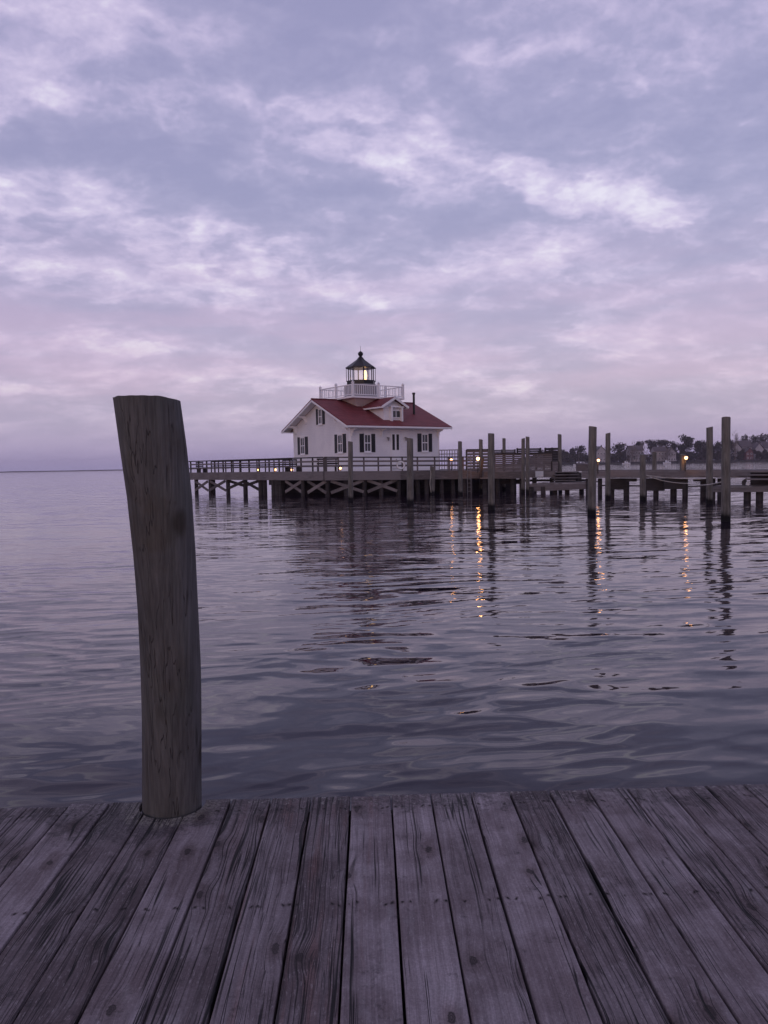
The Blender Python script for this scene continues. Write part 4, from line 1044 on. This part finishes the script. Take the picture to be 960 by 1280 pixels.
mt, n = mat('dark_foliage'); f = n.noise(n.obj(), .8, 3); oi = n.new('ShaderNodeObjectInfo').outputs['Random']
n.out(n.mix(n.m('MULTIPLY', n.m('ADD', f, oi), .5), (.022, .026, .016), (.060, .058, .034)), .9, None, .2); M['leaf'] = mt
mt, n = mat('bare_twigs'); f = n.noise(n.obj(), .8, 3); n.out(n.mix(f, (.14, .12, .11), (.24, .21, .19)), .9, None, .2); M['twig'] = mt
M['bark'] = paint('bark', (.07, .055, .045), .9, .3, 1)
rt = random.Random(3)
TG = 'trees along the far right shore'
def lobes_mesh(lobes, nleaf, size, rg):
    vs = []; fs = []
    tot = sum(l[1] * l[1] * l[2] for l in lobes)
    for (c, rx_, rz_) in lobes:
        for _ in range(int(nleaf * rx_ * rx_ * rz_ / tot) + 8):
            while True:
                q = Vector((rg.uniform(-1, 1), rg.uniform(-1, 1), rg.uniform(-1, 1)))
                if .25 < q.length < 1: break
            q = q * (.82 + .3 * rg.random())
            p = c + Vector((q.x * rx_, q.y * rx_, q.z * rz_))
            s_ = size * rg.uniform(.6, 1.4); a = Vector((rg.gauss(0, 1), rg.gauss(0, 1), rg.gauss(0, 1))).normalized(); b_ = a.orthogonal().normalized(); c_ = a.cross(b_)
            i = len(vs); vs += [p + b_ * s_, p + c_ * s_ * .7, p - b_ * s_, p - c_ * s_ * .7]; fs.append((i, i + 1, i + 2, i + 3))
    return vs, fs
def tree(px, ytop, wpx, kind, D, label, ybot=572):
    g = P3(px, ybot, D); g.z = 1.0; top = P3(px, ytop, D).z; h_ = top - g.z; r_ = wpx / 2 / F * D * 1.3
    nm = {'pine': 'pine_tree', 'dome': 'shade_tree', 'bare': 'bare_tree'}[kind]
    root = empty(nm, g, label=label, cat='tree', group=TG)
    b = MB(); lean = rt.uniform(-.6, .6)
    tt = Vector((lean, 0, h_ * .8))
    b.cone((0, 0, -.6), tt * .5, .35, .25, 8); b.cone(tt * .5, tt, .25, .1, 8)
    for k in range(6):
        s_ = tt * rt.uniform(.45, .9); a = rt.uniform(0, 6.28); L_ = r_ * rt.uniform(.4, .8); b.cone(s_, s_ + Vector((math.cos(a) * L_, math.sin(a) * L_, L_ * .5)), .12, .04, 5)
    b.build('trunk', 'bark' if kind != 'bare' else 'twig', root)
    lob = []
    if kind == 'pine':
        for k in range(12):
            a = rt.uniform(0, 6.28); q = rt.uniform(0, .7) * r_; z_ = h_ * rt.uniform(.55, .92)
            lob.append((Vector((math.cos(a) * q, math.sin(a) * q, z_)), r_ * rt.uniform(.32, .55), h_ * rt.uniform(.08, .14)))
    else:
        for k in range(11):
            a = rt.uniform(0, 6.28); u = rt.random(); z_ = h_ * (.18 + .68 * u); q = r_ * .7 * math.sqrt(max(.05, 1 - abs(u - .35) ** 1.5 * 1.4)) * rt.uniform(.2, 1)
            lob.append((Vector((math.cos(a) * q, math.sin(a) * q, z_)), r_ * rt.uniform(.3, .5), h_ * rt.uniform(.12, .2)))
    if kind == 'bare':
        b = MB()
        for k in range(150):
            c, rx_, rz_ = rt.choice(lob); p = c + Vector((rt.uniform(-1, 1) * rx_, rt.uniform(-1, 1) * rx_, rt.uniform(-1, 1) * rz_))
            b.cone(p, p + Vector((rt.uniform(-1, 1), rt.uniform(-1, 1), rt.uniform(.5, 2.0))) * 1.3, .13, .04, 3, cap=False)
        b.build('crown', 'twig', root)
    else:
        vs, fs = lobes_mesh(lob, 1100, .55, rt); me = bpy.data.meshes.new('crown'); me.from_pydata(vs, [], fs); me.materials.append(M['leaf'])
        o = bpy.data.objects.new('crown', me); COL.objects.link(o); o.parent = root
T = [(703, 561, 14, 'dome', 640, 'low dark tree just right of the thin piling at the fence end'),
     (692, 560, 16, 'dome', 650, 'low dark tree behind the thin piling at the fence end'),
     (715, 559, 12, 'dome', 640, 'small rounded tree midway between the fence end and the tall thick piling'),
     (727, 556.5, 18, 'dome', 630, 'broad rounded tree just left of the tall thick piling'),
     (744, 557, 16, 'dome', 640, 'tree hidden mostly behind the tall thick piling'),
     (757, 561, 12, 'bare', 600, 'pale bare tree just left of the piling that stands right of the lamp'),
     (772, 550, 20, 'dome', 600, 'dark domed tree just right of the piling beside the boardwalk lamp'),
     (784, 559, 14, 'dome', 610, 'low dark tree between the domed tree and the pale bare trees'),
     (791, 554, 15, 'bare', 590, 'pale bare tree, left of the two above the short stout piling'),
     (802, 551.5, 15, 'bare', 590, 'pale bare tree, right of the two above the short stout piling'),
     (798, 550.5, 12, 'pine', 640, 'small pine rising behind the pale bare trees'),
     (816, 549.5, 20, 'pine', 620, 'flat topped pine above the two short posts'),
     (828, 550.5, 18, 'pine', 630, 'wide flat pine right of the two short posts'),
     (834, 560, 16, 'bare', 585, 'pale bare tree below the wide flat pine'),
     (842, 550, 16, 'dome', 610, 'dark tree left of the umbrella pine'),
     (851, 549, 14, 'dome', 610, 'dark tree directly below and left of the umbrella pine crown'),
     (861, 543.5, 19, 'pine', 600, 'tallest umbrella pine above the rightmost lamp'),
     (861, 550, 18, 'dome', 610, 'dark full tree under the umbrella pine'),
     (872, 551, 15, 'dome', 600, 'dark tree left of the second tallest piling'),
     (880, 548, 14, 'dome', 600, 'dark tree touching the left side of the second tallest piling'),
     (890, 549, 14, 'dome', 605, 'dark tree behind the second tallest piling'),
     (898, 551, 14, 'dome', 600, 'dark tree in the dip between the two tallest pilings'),
     (911, 548, 16, 'dome', 600, 'dark tree behind the tallest piling'),
     (919, 540, 9, 'bare', 590, 'thin bare tree rising just right of the tallest piling'),
     (920, 551, 14, 'dome', 610, 'dark tree below the thin bare tree'),
     (931, 542.5, 18, 'dome', 630, 'high dark tree above the pale houses, first right of the tallest piling'),
     (943, 544, 18, 'pine', 640, 'wide dark pine above the pale houses near the right edge'),
     (955, 541.5, 18, 'dome', 635, 'high dark tree above the pale houses at the right edge of the photo'),
     (968, 542, 18, 'dome', 635, 'high dark tree just outside the right edge'),
     (981, 543, 18, 'dome', 635, 'dark tree further outside the right edge'),
     (926, 560, 9, 'dome', 592, 'low dark tree among the pale houses, left'),
     (945, 561, 8, 'dome', 592, 'low dark tree among the pale houses, middle'),
     (956, 562, 8, 'dome', 592, 'low dark tree among the pale houses, right'),
     (676, 562, 14, 'dome', 650, 'dark tree top showing over the fence above the white sign')]
for a in T: tree(*a)
# undergrowth as one mass
vs, fs = [], []
lob = [(Vector((P3(px, 570, SD + 6).x + rt.uniform(-2, 2), SD + 14 + rt.uniform(-3, 45), rt.uniform(2, 6.5))), rt.uniform(3, 6.5), rt.uniform(1.8, 3.6)) for px in range(660, 1000, 2)]
v2, f2 = lobes_mesh(lob, 16000, .75, rt); me = bpy.data.meshes.new('undergrowth'); me.from_pydata(v2, [], f2); me.materials.append(M['leaf'])
o = bpy.data.objects.new('undergrowth', me); COL.objects.link(o); tag(o, 'dark undergrowth along the far right bank', 'bushes', kind='stuff')

M['siding'] = paint('grey_siding', (.44, .42, .46), .7, .12, .3)
M['siding_tan'] = paint('tan_siding', (.36, .33, .34), .7, .12, .3)
M['slate'] = paint('dull_roofing', (.10, .085, .09), .8, .2, .4)
M['dullred'] = paint('dull_red_siding', (.15, .07, .075), .8, .2, .4)
def shore_house(px, wpx, yeave, yridge, D, label, wall='siding', gable=False, nwin=4, floors=2, ybot=573):
    c = P3(px, ybot, D); ze_ = P3(px, yeave, D).z; zr_ = P3(px, yridge, D).z; hw_ = wpx / 2 / F * D; z0 = 1.2; dp = 10
    r_ = empty('house', (c.x, c.y, z0), label=label, cat='house', group='houses on the far right shore')
    e_, rr_ = ze_ - z0, zr_ - z0
    b = MB()
    if gable: b.prism([(-hw_, 0, -.5), (hw_, 0, -.5), (hw_, 0, e_), (0, 0, rr_ - .2), (-hw_, 0, e_)], (0, dp, 0))
    else: b.prism([(-hw_, 0, -.5), (-hw_, dp, -.5), (-hw_, dp, e_), (-hw_, dp / 2, rr_ - .2), (-hw_, 0, e_)], (2 * hw_, 0, 0))
    b.build('wall', wall, r_)
    b = MB()
    if gable:
        for s_ in (-1, 1): b.prism([(0, -.6, rr_), (0, dp + .6, rr_), (s_ * (hw_ + .6), dp + .6, e_ - .2), (s_ * (hw_ + .6), -.6, e_ - .2)], (0, 0, .2))
    else:
        for s_ in (0, 1):
            ye = -.6 if s_ == 0 else dp + .6
            b.prism([(-hw_ - .5, dp / 2, rr_), (hw_ + .5, dp / 2, rr_), (hw_ + .5, ye, e_ - .2), (-hw_ - .5, ye, e_ - .2)], (0, 0, .2))
    rf = b.build('roof', 'slate', r_)
    b = MB(); b.box(hw_ * .4, hw_ * .4 + .8, dp * .55, dp * .55 + .8, rr_ - 1, rr_ + 1.1); b.build('chimney', 'slate', rf)
    for fl in range(floors):
        zc2 = e_ * (fl + .55) / floors
        for k in range(nwin):
            xc = -hw_ + 2 * hw_ * (k + .5) / nwin
            b = MB(); b.box(xc - .55, xc + .55, -.09, -.003, zc2 - .7, zc2 + .7); w_ = b.build('window', 'trim', r_)
            b = MB(); b.box(xc - .42, xc + .42, -.12, -.091, zc2 - .58, zc2 + .58); b.build('pane', 'pane', w_)
shore_house(751.5, 11, 564, 558, 598, 'small pale house between the tall thick piling and the piling right of it', gable=True, nwin=3)
shore_house(796, 17, 563, 557, 596, 'long pale house behind the two bare trees', nwin=5)
shore_house(826, 15, 564, 558.5, 594, 'pale house under the wide flat pine', 'siding_tan', nwin=4)
shore_house(840, 10, 566, 561, 590, 'small gabled pale house left of the rightmost lamp', gable=True, nwin=3)
shore_house(921, 12, 561, 553, 600, 'pale gabled house just right of the tallest piling', gable=True, nwin=3)
shore_house(933, 14, 559, 551, 604, 'large pale house, second right of the tallest piling', nwin=4, floors=3)
shore_house(937, 9, 565, 560, 588, 'low dull red house in front of the large pale house', 'dullred', gable=True, nwin=2)
shore_house(949, 12, 562, 554, 600, 'pale gabled house near the right edge', gable=True, nwin=3)
shore_house(962, 14, 560, 552, 602, 'wide pale house cut by the right edge of the photo', nwin=4, floors=3)

# marina pier along the far shore, and boats
mp = empty('marina_pier', (200, SD - 22, 0), label='long low pier on many short posts along the far right shore', cat='pier')
x0 = P3(690, 575, SD - 22).x; x1 = P3(990, 575, SD - 22).x
b = MB(); b.box(x0, x1, SD - 22, SD - 20, .9, 1.4); part('decking', b, 'pier_dark', mp)
for k in range(95):
    xx = x0 + (x1 - x0) * (k + rt.uniform(-.3, .3)) / 94; hh_ = rt.choice((1.5, 2.2, 2.8, 3.4, 2.6))
    b = MB(); b.cone((xx, SD - 22.3, -.8), (xx, SD - 22.3, hh_), .22, .2, 6); part('support_post', b, 'pier_dark', mp)
def boat(px, D, L_, label, mast=0, cabin=True):
    c = P3(px, 576, D); r_ = empty('boat', (c.x, c.y, 0), rt.uniform(-.3, .3), label=label, cat='boat', group='boats moored off the far right shore')
    prof = [(-.5, .34, 0.9), (-.3, .42, .85), (0, .46, .85), (.25, .34, .95), (.42, .15, 1.1), (.5, .01, 1.2)]
    vs = []
    for t, wdt, z_ in prof: vs += [Vector((t * L_, -wdt * L_ * .33, z_)), Vector((t * L_, -wdt * L_ * .2, -.2)), Vector((t * L_, wdt * L_ * .2, -.2)), Vector((t * L_, wdt * L_ * .33, z_))]
    fs = [(i * 4 + j, (i + 1) * 4 + j, (i + 1) * 4 + (j + 1) % 4, i * 4 + (j + 1) % 4) for i in range(5) for j in range(4)] + [(0, 1, 2, 3), (23, 22, 21, 20)]
    b = MB(); b.add(vs, fs); b.build('hull', 'white', r_)
    if cabin:
        b = MB(); b.prism([(-.2 * L_, -.09 * L_, .9), (.2 * L_, -.09 * L_, .95), (.12 * L_, -.09 * L_, 2.2), (-.18 * L_, -.09 * L_, 2.3)], (0, .18 * L_, 0)); cb = b.build('cabin', 'white', r_)
        b = MB(); b.box(-.14 * L_, .08 * L_, -.093 * L_, -.0905 * L_, 1.5, 2.0); b.build('window', 'pane', cb)
    if mast:
        b = MB(); b.cone((0, 0, .8), (0, 0, mast), .12, .08, 6); b.build('mast', 'galv', r_)
boat(728, 430, 6.5, 'white cabin boat moored just left of the tall thick piling')
boat(723.5, 500, 7, 'small sailing boat with bare mast left of the white cabin boat', 9)
boat(834, 540, 6, 'small white boat moored left of the rightmost lamp', 0)
boat(783, 545, 6, 'small boat with short mast below the pale bare trees', 6)

# ------------------------------------------------------------------ evening air
HAZE = .00020
if HAZE:
    mt = bpy.data.materials.new('haze'); mt.use_nodes = True; nt = mt.node_tree; nt.nodes.clear()
    pv = nt.nodes.new('ShaderNodeVolumePrincipled'); pv.inputs['Color'].default_value = (.90, .82, 1.0, 1); pv.inputs['Density'].default_value = HAZE; pv.inputs['Anisotropy'].default_value = 0.0
    oo = nt.nodes.new('ShaderNodeOutputMaterial'); nt.links.new(pv.outputs[0], oo.inputs['Volume'])
    b = MB(); b.box(-2700, 1500, -80, 3000, -3, 42); hz = b.build('haze', mt); tag(hz, kind='stuff')

# ------------------------------------------------------------------ render settings
S.view_settings.view_transform = 'Standard'; S.view_settings.look = 'None'; S.view_settings.exposure = 0; S.view_settings.gamma = 1
S.render.engine = 'CYCLES'
cy = S.cycles
cy.max_bounces = 6; cy.volume_bounces = 0; cy.caustics_reflective = True; cy.caustics_refractive = False
cy.sample_clamp_indirect = 12
cy.use_denoising = True
